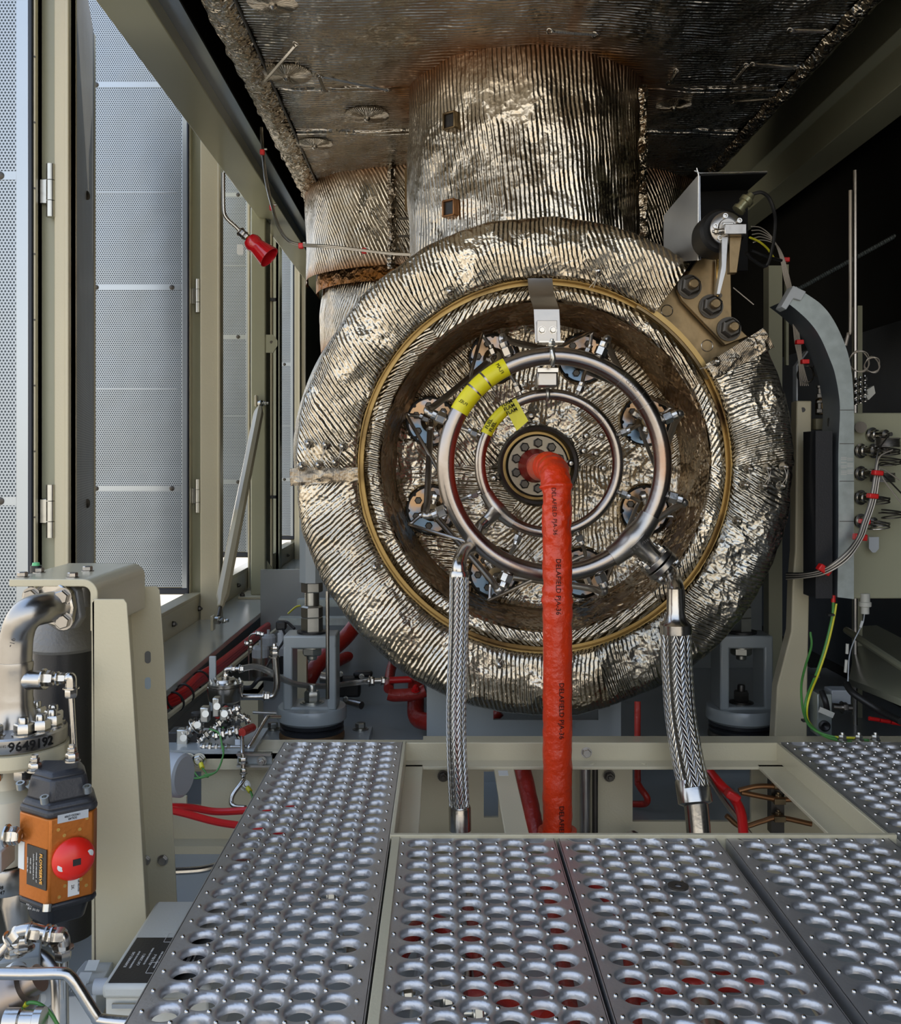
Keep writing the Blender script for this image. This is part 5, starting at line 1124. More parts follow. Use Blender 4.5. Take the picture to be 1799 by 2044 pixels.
# braided flex from it through the mount yoke
fh = thing('flexible_hose', 'thin braided hose running from the diaphragm housing through the yoke mount', 'hose', P(600, 1360, 3.1))
MB().tube([P(485, 1334, 2.95), P(510, 1331, 2.97), P(540, 1342, 3.0), P(570, 1358, 3.05), P(600, 1367, 3.25), P(650, 1370, 3.4), P(700, 1364, 3.5), P(735, 1360, 3.5)], .0095, n=14, sub=10).build('braid', BRAID, fh)
MB().nut(P(737, 1360, 3.5), (1, 0, 0), .016, .02, False).cyl(P(735, 1360, 3.5), P(780, 1358, 3.5), .01).nut(P(760, 1359, 3.5), (1, 0, 0), .014, .02, False).build('end_fitting', STEEL, fh)
# cross tube with elbow
t_ = thing('elbow_tube', 'straight steel tube ending in an elbow right of the diaphragm housing', 'tube', P(520, 1390, 3.0))
MB().tube([P(475, 1391, 3.0), P(530, 1391, 3.0), P(545, 1390, 3.0), P(551, 1380, 3.0), P(553, 1360, 3.0), P(549, 1310, 3.0)], .010, n=12).nut(P(526, 1390, 3), (1, 0, 0), .014, .02, False).build('tube', STEEL, t_)
MB().nut(P(548, 1312, 3), (0, 0, 1), .014, .022, False).nut(P(548, 1300, 3), (0, 0, 1), .012, .016).build('nut', STEEL, t_)
# upstream filters/caps
for j, (px, py, Y, R) in enumerate(((520, 1295, 3.6, .030), (536, 1272, 3.9, .030), (565, 1290, 3.8, .04))):
    c = P(px, py, Y); o = thing('filter_canister', ['front knurled cap canister behind the diaphragm housing', 'rear knurled cap canister beside the black one', 'black topped canister left of the yoke mount'][j], 'canister', c, 'small canisters')
    MB().lathe([(R, -.10), (R, .0), (R*.9, .004), (0, .004)], c, (0, 0, 1), 24).build('bowl', BLACKP if j == 2 else STEELB, o)
    MB().lathe([(R*1.05, -.03), (R*1.05, .0), (R*.8, .01), (.006, .012), (.006, .03), (0, .03)], c, (0, 0, 1), 14).build('cap', GREYPL, o, ang=15)
rl = thing('solenoid_valve', 'black solenoid with cable standing left of the yoke mount', 'solenoid', P(562, 1260, 3.4)); c = P(562, 1265, 3.4)
MB().lathe([(.014, -.05), (.014, 0), (.010, .004), (.010, .02), (0, .02)], c, (0, 0, 1), 18).build('stem', GREYPL, rl); MB().box(c+Vector((0, 0, .03)), (.035, .035, .03)).build('coil', BLACK, rl, bevel=.005)
MB().tube([c+Vector((.01, 0, .04)), P(575, 1243, 3.38), P(588, 1255, 3.36)], .005).tube([c+Vector((0, 0, .03)), P(568, 1275, 3.35), P(545, 1310, 3.3), P(530, 1335, 3.2)], .004).build('cable', BLACK, rl)
lt = thing('instrument_loop', 'thin looped instrument tube with small fittings behind the diaphragm housing', 'tube', P(500, 1290, 3.5))
MB().tube([P(497, 1392, 3.5), P(497, 1290, 3.5), P(499, 1270, 3.5), P(510, 1264, 3.5), P(520, 1268, 3.5), P(522, 1285, 3.5), P(522, 1400, 3.5)], .0028, n=8).build('tube', STEEL, lt)
for q in ((500, 1285), (500, 1297), (489, 1284), (511, 1264), (519, 1266)): MB().nut(P(*q, 3.5), (0, 0, 1) if q[0] in (500,) else (1, 0, 0), .008, .014, False).build('nut', STEEL, lt)
# valve cluster front left
vc = thing('valve_manifold', 'dense cluster of stainless instrument valves and clamps on the left deck shelf', 'valve manifold', P(420, 1450, 2.6)); Y = 2.6
def seq(a, c, Y, n, r, m=STEEL):
    pa, pb = P(*a, Y), P(*c, Y); d = (pb-pa); b = MB().cyl(pa, pb, r*.55)
    for k in range(n):
        q = pa+d*((k+.3)/n); b.nut(q, d, r*(1.15 if k % 2 else .9), d.length/n*.55, False)
    return b.build('fitting_row', m, vc)
seq((395, 1483), (460, 1427), Y, 5, .011); seq((440, 1430), (480, 1412), Y, 3, .011); seq((455, 1432), (500, 1437), Y+.02, 4, .010); seq((425, 1470), (480, 1458), Y-.03, 4, .012); seq((400, 1490), (462, 1492), Y-.05, 5, .009); seq((365, 1470), (402, 1440), Y, 2, .017); seq((470, 1420), (500, 1440), Y, 3, .008); seq((468, 1458), (482, 1480), Y-.02, 2, .010)
for (px, py, w_, h_) in ((358, 1488, .03, .05), (402, 1440, .022, .04), (425, 1425, .018, .05), (386, 1462, .03, .02), (440, 1440, .02, .03)):
    MB().box(P(px+8, py-15, Y), (w_, .03, h_)).build('clamp_block', ZINC, vc, bevel=.003); MB().cyl(P(px+8, py-15, Y-.015), P(px+8, py-15, Y-.025), .009).build('clamp_screw', ZINC, vc)
for (px, py) in ((393, 1428), (450, 1448)): MB().lathe([(.004, -.02), (.004, 0), (.015, .001), (.015, .008), (.005, .010), (0, .010)], P(px, py, Y), (0, 0, 1), 18).build('black_knob', BLACK, vc)
for pts in ([(505, 1422), (552, 1424)], ): MB().tube([P(*p, Y+.1) for p in pts], .004, smooth=False).build('tube', STEEL, vc)
MB().tube([P(460, 1491, 2.55), P(492, 1491, 2.55), P(500, 1487, 2.55), P(530, 1437, 2.62), P(538, 1431, 2.64), P(560, 1431, 2.66)], .0052).tube([P(460, 1454, 2.6), P(475, 1452, 2.6), P(482, 1460, 2.58), P(484, 1500, 2.52), P(486, 1520, 2.5)], .0052).build('bent_tube', STEEL, vc)
MB().cyl(P(483, 1462, 2.56), P(504, 1452, 2.62), .011).cyl(P(434, 1428, 2.7), P(452, 1415, 2.75), .010).build('red_handle', REDD, vc)
MB().tube([P(430, 1420, 2.6), P(448, 1418, 2.6), P(452, 1440, 2.6), P(440, 1462, 2.58), P(442, 1480, 2.55)], .0022).tube([P(418, 1455, 2.58), P(438, 1465, 2.56), P(445, 1500, 2.52)], .0022).build('green_lead', GREEN, vc)
MB().prism([P(469, 1476, 2.56), P(486, 1476, 2.56), P(485, 1505, 2.54), P(470, 1505, 2.54)][::-1], (0, .002, 0)).build('metal_tag', GREYPL, vc)
MB().bx(P(335, 0, 2.6).x, P(395, 0, 2.6).x, 2.6, 2.66, P(0, 1510, 2.6).z, P(0, 1462, 2.6).z).build('black_base', BLACK, vc, bevel=.003)
one(MB().bx(P(330, 0, 2.66).x, P(525, 0, 2.66).x, Yw-.03, 2.74, -.05, -.040), 'deck_shelf', GREYP, 'grey shelf plate carrying the instrument valves left of the gratings', 'shelf')
# strut channel + tube going down
sc = thing('strut_rail', 'short slotted zinc rail with a bolt on the edge beside the left plank', 'rail', P(510, 1515, 2.5))
for py in (1505, 1528): MB().bx(P(472, 0, 2.5).x, P(541, 0, 2.5).x, 2.50, 2.52, P(0, py+4, 2.5).z, P(0, py, 2.5).z).build('rail_lip', ZINC, sc)
MB().bx(P(472, 0, 2.5).x, P(541, 0, 2.5).x, 2.515, 2.52, P(0, 1530, 2.5).z, P(0, 1505, 2.5).z).build('rail_back', GREYP, sc); MB().nut(P(523, 1519, 2.51), (0, -1, 0), .010, .01).build('bolt', ZINC, sc)
dt = thing('drain_tube', 'curved steel drain tube dropping below the strut rail', 'tube', P(480, 1570, 2.45))
MB().tube([P(485, 1505, 2.49), P(486, 1550, 2.48), P(484, 1560, 2.46), P(466, 1585, 2.44), P(462, 1602, 2.43), P(470, 1610, 2.42), P(490, 1612, 2.4)], .0058).nut(P(485, 1524, 2.49), (0, 0, 1), .011, .016, False).nut(P(486, 1545, 2.48), (0, 0, 1), .008, .014, False).build('tube', STEEL, dt)
# terminals with green wires
for j, px in enumerate((361, 377, 398)):
    t_ = thing('earth_terminal', ['left', 'middle', 'right'][j]+' of three earth studs with yellow lug on the deck edge', 'terminal', P(px, 1516, 2.52), 'earth terminals on deck edge')
    MB().nut(P(px, 1516, 2.525), (0, -1, 0), .014, .014).build('stud', ZINC, t_); MB().cyl(P(px+3, 1524, 2.50), P(px+6, 1533, 2.49), .006).build('lug', YWIRE, t_)
    MB().tube([P(px+6, 1533, 2.49), P(px+18, 1550, 2.48), P(400+j*4, 1553-j*3, 2.47), P(432, 1540, 2.47), P(445, 1510, 2.5), P(446, 1490, 2.53)], .0022, n=8).build('wire', GREEN, t_)
t_ = thing('earth_terminal', 'lone earth stud with yellow lug hanging below the strut rail', 'terminal', P(490, 1565, 2.52), 'earth terminals on deck edge')
MB().nut(P(489, 1568, 2.53), (.4, -1, .5), .011, .016).build('stud', ZINC, t_); MB().cyl(P(494, 1572, 2.5), P(500, 1580, 2.49), .006).build('lug', YWIRE, t_); MB().tube([P(500, 1580, 2.49), P(504, 1590, 2.48), P(503, 1600, 2.47)], .003).build('wire', GREEN, t_)
tube1('red_hose_line', [(335, 1610, 2.3), (380, 1612, 2.3), (430, 1620, 2.3), (488, 1618, 2.3), (600, 1610, 2.3)], .0085, REDC, 'upper of two slim red hoses left of the gratings', 'hose', 'slim red hoses')
tube1('red_hose_line', [(335, 1616, 2.25), (370, 1624, 2.25), (430, 1640, 2.25), (480, 1648, 2.25), (600, 1665, 2.25)], .0085, REDC, 'lower of two slim red hoses left of the gratings', 'hose', 'slim red hoses')
tube1('chrome_tube', [(340, 1740, 2.1), (400, 1736, 2.12), (450, 1725, 2.15), (520, 1720, 2.2)], .008, STEEL, 'polished tube at floor level left of the gratings', 'tube')
one(MB().lathe([(.05, 0), (.05, .04), (.044, .045), (.0, .045)], P(335, 1545, 2.3), (1, -.3, 0), 28), 'grey_end_cap', GREYPL, 'round grey end cap half hidden behind the beige bracket', 'cap')
one(MB().bx(P(320, 0, 2.4).x, P(372, 0, 2.4).x, 2.4, 2.41, P(0, 1620, 2.4).z, P(0, 1590, 2.4).z), 'small_bracket_plate', BEIGE, 'small beige plate behind the slim red hoses', 'plate')
# background behind left mount
tube1('insulated_pipe', [(712, 1245, 3.8), (690, 1272, 3.75), (665, 1295, 3.7), (640, 1320, 3.65), (622, 1345, 3.6), (612, 1370, 3.6), (610, 1395, 3.6)], .030, REDD, 'thick red sleeved pipe curving down behind the left yoke mount', 'pipe', n=16)
tube1('insulated_pipe', [(760, 1280, 4.0), (720, 1297, 3.95), (690, 1312, 3.9), (670, 1322, 3.85)], .022, REDD, 'red sleeved pipe joining from the right behind the left yoke mount', 'pipe', n=14)
tube1('insulated_pipe', [(775, 1385, 3.4), (790, 1388, 3.4), (830, 1385, 3.4), (850, 1378, 3.4)], .022, REDD, 'short horizontal red sleeved pipe near the grey cross member', 'pipe', n=14)
tube1('insulated_pipe', [(832, 1355, 3.5), (830, 1400, 3.5), (832, 1430, 3.45), (850, 1440, 3.4), (900, 1440, 3.35), (960, 1440, 3.3)], .030, REDD, 'red sleeved elbow pipe going under the round blankets', 'pipe', n=16)
tube1('insulated_pipe', [(790, 1310, 3.7), (780, 1340, 3.6), (776, 1375, 3.45)], .018, REDD, 'thin red sleeved pipe rising beside the grey bulkhead', 'pipe', n=12)
one(MB().tube([P(778, 1358, 3.45), P(822, 1356, 3.45)], .012, smooth=False).nut(P(826, 1352, 3.4), (0, -.5, 1), .012, .015).nut(P(830, 1378, 3.38), (0, -.5, 1), .012, .015), 'pipe_clamp', REDC, 'small red tube with clamp nuts right of the thin braided hose', 'clamp')
r = thing('regulator_block', 'black valve block with clamps right of the left yoke mount', 'valve', P(700, 1370, 3.6))
MB().box(P(690, 1370, 3.6), (.11, .06, .07)).box(P(670, 1355, 3.58), (.05, .05, .05)).box(P(725, 1345, 3.6), (.07, .04, .02)).build('body', BLACK, r, bevel=.008); MB().cyl(P(660, 1355, 3.5), P(640, 1352, 3.5), .02).cyl(P(690, 1400, 3.55), P(722, 1408, 3.5), .014).build('port', STEELB, r)
for (px, py) in ((664, 1345), (680, 1345), (690, 1395), (722, 1350)): MB().nut(P(px, py, 3.5), (0, -1, 0), .008, .008, False).build('screw', ZINC, r)
one(MB().ringlathe([(.06, -.02), (.085, -.02), (.085, .02), (.06, .02)], P(975, 1450, 3.3), (-1, -.2, 0), 32), 'coupling_ring', STEEL, 'steel coupling ring seen under the lowest edge of the blankets', 'coupling')
one(MB().tube([P(998, 1420, 3.2), P(984, 1435, 3.2), P(980, 1452, 3.2)], .018, n=12), 'short_red_hose', REDD, 'short red hose by the steel coupling ring', 'hose')
for j, (x0_, x1_, py, Y) in enumerate(((593, 700, 1203, 4.3), (556, 720, 1240, 4.0))):
    one(MB().bx(P(x0_, 0, Y).x, P(x1_, 0, Y).x, Y, Y+.06, P(0, py+8, Y).z, P(0, py-6, Y).z), 'cable_tray', GALV, ['upper rear', 'lower front'][j]+' galvanised cable tray behind the left engine mount', 'tray', 'cable trays')
one(MB().bx(P(588, 0, 3.5).x, P(612, 0, 3.5).x, 3.5, 3.54, -.3, P(0, 1300, 3.5).z), 'beige_upright', BEIGE, 'beige upright seen through the left yoke mount', 'post')
one(MB().bx(P(480, 0, 3.2).x, P(515, 0, 3.2).x, 3.2, 3.3, -.3, P(0, 1375, 3.2).z).bx(P(425, 0, 3.2).x, P(515, 0, 3.2).x, 3.2, 3.3, P(0, 1385, 3.2).z, P(0, 1373, 3.2).z), 'olive_frame', BEIGE, 'olive beige frame corner beneath the diaphragm housing', 'frame')
tube1('earth_wire', [(575, 1225, 4.2), (590, 1212, 4.2), (600, 1209, 4.2)], .004, YWIRE, 'short yellow green wire by the galvanised trays', 'wire')
tube1('black_hose', [(470, 1370, 3.1), (500, 1372, 3.1), (520, 1355, 3.1), (560, 1358, 3.15)], .007, BLACK, 'black rubber hose beneath the thin braided hose', 'hose')

# horn/sensor top left
hn = thing('beacon_nozzle', 'glossy red nozzle cap on a bent steel tube hanging in front of the third door', 'nozzle', P(520, 500, 3.2)); Y = 3.2
MB().tube([P(446, 345, Y), P(446, 380, Y), P(447, 420, Y), P(453, 436, Y), P(470, 452, Y), P(485, 467, Y)], .0062, n=12, sub=6).build('tube', STEEL, hn)
d = (P(540, 515, Y)-P(490, 470, Y)).normalized(); d = Vector((d.x, -.15, d.z)).normalized(); p = P(484, 466, Y)
MB().nut(p-d*.01, d, .013, .018, False).nut(p+d*.010, d, .012, .014, False).build('union', STEELB, hn); MB().cyl(p+d*.02, p+d*.04, .010, n=6).build('brass_adaptor', BRASS, hn)
MB().lathe([(.012, .030), (.024, .034), (.029, .045), (.029, .056), (.026, .066), (.0275, .072), (.037, .118), (.038, .124), (.036, .124), (.027, .08), (0, .08)], p, d, 32).build('cap', REDG, hn)
MB().prism([P(474, 488, Y), P(484, 488, Y), P(486, 491, Y), P(486, 505, Y), P(484, 509, Y), P(476, 509, Y), P(473, 505, Y), P(473, 491, Y)][::-1], (0, .002, 0)).build('tag', PALE, hn)
# thermocouple cable with red ties
tc_ = thing('sensor_cable', 'twin steel sensor cable with red clips sagging from the soffit to the blankets', 'cable', P(560, 480, 3.2))
for k in (0, 1):
    MB().tube([P(520+k*3, 255, 3.5), P(524+k*2, 303, 3.4), P(530+k*3, 360, 3.3), P(543+k*2, 414, 3.2), P(556+k*3, 455, 3.15), P(574+k*2, 480-k*2, 3.12), P(600, 490-k*3, 3.1), P(660, 494-k*3, 3.05), P(728, 501-k*2, 3.02), P(780, 507-k*2, 3.0), P(820, 509-k*2, 2.98)], .0034, n=8).build('cable', STEEL, tc_)
for (px, py) in ((524, 304), (543, 415), (601, 491), (727, 501)): MB().box(P(px, py, 3.1+(.2 if py < 450 else 0)), (.016, .016, .018)).build('red_clip', REDC, tc_, bevel=.003); MB().cyl(P(px+4, py-6, 3.1+(.2 if py < 450 else 0)), P(px+9, py-6, 3.1+(.2 if py < 450 else 0)), .004).build('clip_screw', ZINC, tc_)

# ------------------------------------------------------------------ front left equipment
# tall bracket
tb = thing('support_bracket', 'tall folded beige steel bracket with slots standing at the lower left', 'bracket', P(250, 1900, 1.75))
Y1, Y2 = 1.605, 1.90; t = .004
MB().prism([P(183, 1203, Y1), P(188, 1196, Y1), P(247, 1196, Y1), P(253, 1204, Y1), P(262, 1330, Y1), P(272, 1500, Y1), P(292, 1840, Y1), P(300, 1990, Y1), P(192, 1990, Y1)][::-1], (0, t, 0)).build('front_flange', BEIGE, tb, bevel=.001)
xw0 = P(183, 1200, Y1).x
b = MB(); b.prism([(xw0, Y1, P(0, 1198, Y1).z), (xw0, Y1, -.3), (xw0+.012, Y2, -.3), P(254, 1172, Y2)], (t, 0, 0)); b.build('web', BEIGE, tb)
MB().prism([P(200, 1172, Y2), P(312, 1170, Y2), P(318, 1178, Y2), P(326, 1290, Y2), P(342, 1580, Y2), P(356, 1860, Y2), P(200, 1860, Y2)][::-1], (0, t, 0)).build('rear_flange', BEIGE, tb, bevel=.001)
for py in (1312, 1364):
    z0_ = P(0, py, Y2-.001); c = P(295, py, Y2-.0012); pl = [c+Vector((.0058*math.cos(a), 0, .0058*math.sin(a)+(.006 if math.sin(a) > 0 else -.006))) for a in [2*PI*k/20 for k in range(20)]]
    MB().prism(pl, (0, .001, 0)).build('slot', mat('slot_%d' % py, (.14, .14, .13) if py < 1340 else (.35, .42, .46), 0, .5), tb)
for px in (290, 325): MB().nut(P(px, 1717, Y2-.001), (0, -1, 0), .0085, .008, False).build('bolt', STEELB, tb)
# filter/cyl
fl = thing('filter_housing', 'dark filter housing with cast grey head under the bolted beige shelf plate', 'filter', P(125, 1600, 1.75)); Yf = 1.80
c = P(128, 1300, Yf); z = lambda py: P(0, py, Yf).z
MB().cyl((c.x, Yf, z(1860)), (c.x, Yf, z(1285)), S(60, Yf), n=36).build('bowl', BLACKP, fl)
MB().lathe([(S(62, Yf), z(1296)), (S(66, Yf), z(1290)), (S(64, Yf), z(1272)), (S(52, Yf), z(1245)), (S(46, Yf), z(1175))], (c.x, Yf, 0), (0, 0, 1), 40).cyl(P(150, 1225, 1.70), P(150, 1172, 1.70), S(13, 1.7), n=18).cyl(P(174, 1210, 1.74), P(174, 1172, 1.74), S(12, 1.7), n=18).build('head', CAST, fl)
sp_ = thing('shelf_plate', 'thick beige plate with rounded drop edge and hex bolts above the filter head', 'bracket', P(130, 1150, 1.7)); Ya, Yb = 1.62, 1.88
z1 = P(0, 1156, Ya).z; th = S(15, Ya); b = MB()
xs = P(18, 0, Ya).x; xe = P(165, 0, Ya).x; R = S(30, Ya)
outp = [(xs, z1), (xe, z1)]+[(xe+R*math.sin(a), z1-R+R*math.cos(a)) for a in [PI/2*k/8 for k in range(1, 9)]]+[(xe+R, P(0, 1260, Ya).z)]
inn = [(xe+R-th, P(0, 1260, Ya).z)]+[(xe+(R-th)*math.sin(a), z1-R+(R-th)*math.cos(a)) for a in [PI/2*k/8 for k in range(8, 0, -1)]]+[(xe, z1-th), (xs, z1-th)]
MB().prism([(x, Ya, z_) for x, z_ in outp+inn][::-1], (0, Yb-Ya, 0)).build('plate', BEIGE, sp_, bevel=.0015)
for (px, py) in ((45, 1152), (145, 1153), (78, 1143), (175, 1140)):
    Yb_ = F*(CZ-z1)/(py-VY); MB().nut((P(px, py, Yb_).x, Yb_, z1), (0, 0, 1), .0085, .009, False).build('hex_bolt', STEELB, sp_)
ind = thing('indicator_button', 'small black indicator with green cap on the beige shelf plate', 'indicator', P(72, 1148, 1.7)); c = Vector((P(72, 0, 1.72).x, 1.72, z1))
MB().cyl(c, c+Vector((0, 0, .012)), .0095, n=18).build('base', BLACK, ind); MB().lathe([(.007, .012), (.006, .017), (0, .018)], c, (0, 0, 1), 16).build('cap', mat('green_cap', (.12, .5, .2), 0, .3), ind)
# stainless elbow pipe assembly
ep = thing('elbow_pipe', 'satin stainless elbow pipe with bolted oval flange and side branch at the left edge', 'pipe', P(30, 1340, 1.6)); Y = 1.60
fcx = P(92, 1215, Y)+Vector((.004, .03, 0))
MB().prism([fcx+Vector(v) for v in ((-.05, .03, .02), (-.03, .025, .040), (.01, .01, .045), (.035, 0, .025), (.042, 0, -.02), (.03, .0, -.038), (.0, .012, -.045), (-.03, .022, -.03))][::-1], (.004, .018, 0)).build('pad', CAST, ep, bevel=.003)
MB().prism([fcx+Vector(v) for v in ((-.052, .012, .006), (-.02, .0, .038), (.008, -.01, .040), (.030, -.018, .026), (.036, -.02, .0), (.030, -.018, -.028), (.010, -.012, -.036), (-.012, -.005, -.030))][::-1], (.004, .014, 0)).build('split_flange', STEEL, ep, bevel=.004)
for v in ((.018, -.022, .018), (.020, -.022, -.022), (-.042, .0, .016)):
    MB().nut(fcx+Vector(v)+Vector((0, .004, 0)), (.1, -1, 0), .0120, .013, False).build('hex_bolt', STEELB, ep)
MB().tube([fcx+Vector((.012, .03, 0)), P(90, 1214, Y-.005), P(62, 1222, Y-.03), P(44, 1240, Y-.035), P(34, 1270, Y-.03), P(31, 1310, Y-.03), P(30, 1345, Y-.03)], S(31, Y), n=32, sub=8).build('elbow', STEELB, ep)
Yp = Y-.03; x = P(31, 0, Yp).x; z = lambda py: P(0, py, Yp).z
rr = S(33, Yp)
MB().lathe([(rr, z(1320)), (rr*1.03, z(1328)), (rr, z(1334)), (rr, z(1392)), (rr*1.04, z(1398)), (rr*1.02, z(1405)), (rr*1.15, z(1420)), (rr*1.35, z(1452))], (x, Yp, 0), (0, 0, 1), 40).build('tee_body', STEELB, ep)
MB().lathe([(rr*.8, .0), (rr*.62, .025), (rr*.56, .03), (rr*.56, .052), (rr*.48, .054)], (x, Yp, z(1356)), (1, -.15, 0), 28).build('branch', STEEL, ep)
bp_ = P(86, 1354, Yp-.02)
MB().nut(bp_, (1, -.1, 0), .0125, .018, False).nut(bp_+Vector((.022, 0, 0)), (1, 0, 0), .009, .014, False).cyl(bp_, bp_+Vector((.045, 0, 0)), .006).build('fitting', STEEL, ep)
MB().tube([bp_+Vector((.04, 0, 0)), P(140, 1352, Yp-.02), P(142, 1358, Yp-.02), P(142, 1380, Yp-.02)], .0085, n=14).nut(P(142, 1372, Yp-.02), (0, 0, -1), .010, .016, False).build('elbow_fitting', STEEL, ep)
MB().cyl(P(142, 1382, Yp-.02), P(149, 1512, Yp-.02), .0048, n=14).build('drop_tube', STEEL, ep)
letters('scribed_number', '954991-', .012, lambda x_, y_, z_: P(41, 1262, Yp)+Vector((-.25*x_-.95*y_*0+.9*y_, -S(31, Yp)-.0012-z_+.35*abs(y_), .97*-x_*1+ -.25*y_)), INKG, ep)
flg = thing('pipe_flange', 'bolted stainless flange marked 9649192 on a beige valve flange', 'flange', P(30, 1480, Yp))
z2 = z
RF = S(98, Yp)
MB().lathe([(rr*1.3, z(1446)), (RF*.97, z(1450)), (RF, z(1454)), (RF, z(1477)), (RF*.98, z(1480))], (x, Yp, 0), (0, 0, 1), 64).build('steel_disc', STEELB, flg)
MB().lathe([(RF*.9, z(1481)), (RF*1.03, z(1484)), (RF*1.04, z(1508)), (RF*1.0, z(1514))], (x, Yp, 0), (0, 0, 1), 64).build('beige_disc', BEIGE, flg)
for ad in (-100, -55, -28, 2, 35, 80, 130, 180):
    a = math.radians(ad); q = Vector((x+RF*.74*math.cos(a), Yp+RF*.74*math.sin(a), 0)); MB().nut((q.x, q.y, z(1450)), (0, 0, 1), .0150, .018).build('nut', STEEL, flg); MB().nut((q.x, q.y, z(1514)), (0, 0, -1), .0150, .018).build('bolt', STEEL, flg)
letters('marking', '9649192', .020, lambda x_, y_, z_: Vector((x+(RF+.0008+z_)*math.sin(.72+x_/RF), Yp-(RF+.0008+z_)*math.cos(.72+x_/RF), z(1466)+y_)), INK, flg, bold=.0004)
letters('stamped_marking', '40S SB1564UNC SA182 F316', .005, lambda x_, y_, z_: Vector((x+(RF+.0006+z_)*math.sin(.0+x_/RF), Yp-(RF+.0006+z_)*math.cos(.0+x_/RF), z(1463)+y_)), INKG, flg)
vbod = thing('ball_valve', 'beige cast ball valve body below the flanges at the left edge', 'valve', P(20, 1620, Yp))
MB().lathe([(S(45, Yp), z(1512)), (S(28, Yp), z(1540)), (S(30, Yp), z(1570)), (S(48, Yp), z(1590)), (S(52, Yp), z(1640)), (S(48, Yp), z(1700)), (S(40, Yp), z(1720))], (x-.015, Yp, 0), (0, 0, 1), 36).build('body', mat('cream_casting', (.55, .53, .42), 0, .35, coat=.4), vbod)
MB().lathe([(S(46, Yp), z(1722)), (S(48, Yp), z(1726)), (S(48, Yp), z(1770)), (S(46, Yp), z(1773))], (x-.012, Yp, 0), (0, 0, 1), 36).build('lower_ring', STEELB, vbod)
letters('marking', 'PS1188\n0725147', .008, lambda x_, y_, z_: Vector((x-.012+(S(48, Yp)+.0008+z_)*math.sin(-.05+x_/.04), Yp-(S(48, Yp)+.0008+z_)*math.cos(-.05+x_/.04), z(1757)+y_)), INK, vbod)
MB().lathe([(S(30, Yp), z(1775)), (S(34, Yp), z(1800)), (S(24, Yp), z(1850)), (S(24, Yp), z(1990))], (x+.005, Yp, 0), (0, 0, 1), 28).build('lower_pipe', STEELB, vbod)
MB().bx(P(-30, 0, 1.45).x, P(2, 0, 1.45).x, 1.45, 1.5, P(0, 1745, 1.45).z, P(0, 1700, 1.45).z).build('mount_tab', GREYP, vbod, bevel=.003)

# actuator (octagonal body, axis roughly vertical with slight tilt)
Yx = 1.40
act = thing('valve_actuator', 'orange valve actuator with black end caps and a bright red position knob', 'actuator', P(112, 1690, Yx))
M = Matrix.Rotation(math.radians(-1.2), 3, 'Y')
c0 = P(113, 1690, Yx+.055); up = Vector((.012, 0, 1)).normalized()
def oct_(w, d, ch, wr=.62):   # section: camera sees a front-left face and a front-right face
    return [(-w, -d*.15), (-w*.18+0, -d), (w*.1, -d*1.02), (w, -d*.62), (w, d), (-w, d)]
def extr(sec, h0, h1, s0=1, s1=1, c=c0): 
    vs = [c+up*h0+Vector((a*s0, b_*s0, 0)) for a, b_ in sec]+[c+up*h1+Vector((a*s1, b_*s1, 0)) for a, b_ in sec]; n = len(sec)
    return vs, [tuple(range(n)), tuple(range(n, 2*n))[::-1]]+[(k, k+n, (k+1) % n+n, (k+1) % n) for k in range(n)]
W2, DD = S(76, Yx), .055
# lower edges slope: front corner nearer so its bottom is lower in the picture by perspective
sec = [(-.047, -.010), (-.046, -.022), (.006, -.0545), (.012, -.0545), (.060, -.018), (.0615, -.006), (.034, .055), (-.06, .055)][::-1]
hB = S(88, Yx)
b = MB(); b.add(*extr(sec, -hB, hB*.95)); b.build('body', ORANGE, act, bevel=.002)
b = MB(); b.add(*extr(sec, hB*.95, hB*1.14, 1.01, 1.01)); b.add(*extr(sec, hB*1.12, hB*1.28, .99, .86)); b.add(*extr(sec, hB*1.26, hB*1.78, .84, .72)); b.add(*extr(sec, hB*1.76, hB*1.9, .72, .58)); b.build('upper_cap', mat('black_cap', (.035, .036, .04), .1, .42, bump=.0003, bscale=300), act, bevel=.004)
b = MB(); b.add(*extr(sec, -hB*1.17, -hB, 1.0, 1.01)); b.add(*extr(sec, -hB*1.60, -hB*1.15, .70, .84)); b.build('lower_cap', BLACKP, act, bevel=.004)
for (px, py) in ((90, 1598), (175, 1577), (42, 1570), (95, 1800)): MB().lathe([(.0062, 0), (.0062, .010), (.0035, .010), (.003, .006), (0, .006)], P(px, py+4, Yx-.001 if px == 90 or px == 95 else Yx+.03), (0, -.3, 1) if py < 1700 else (0, -.3, -1), 16).build('cap_screw', ZINC, act)
for (px, py) in ((70, 1535), (144, 1515)): 
    c = P(px, py+4, Yx+.05); MB().nut(c, (0, 0, 1), .0095, .012, False).cyl(c, c+Vector((0, 0, .024)), .005).nut(c+Vector((0, 0, .013)), (0, 0, 1), .0065, .007, False).build('cap_fitting', STEEL, act)
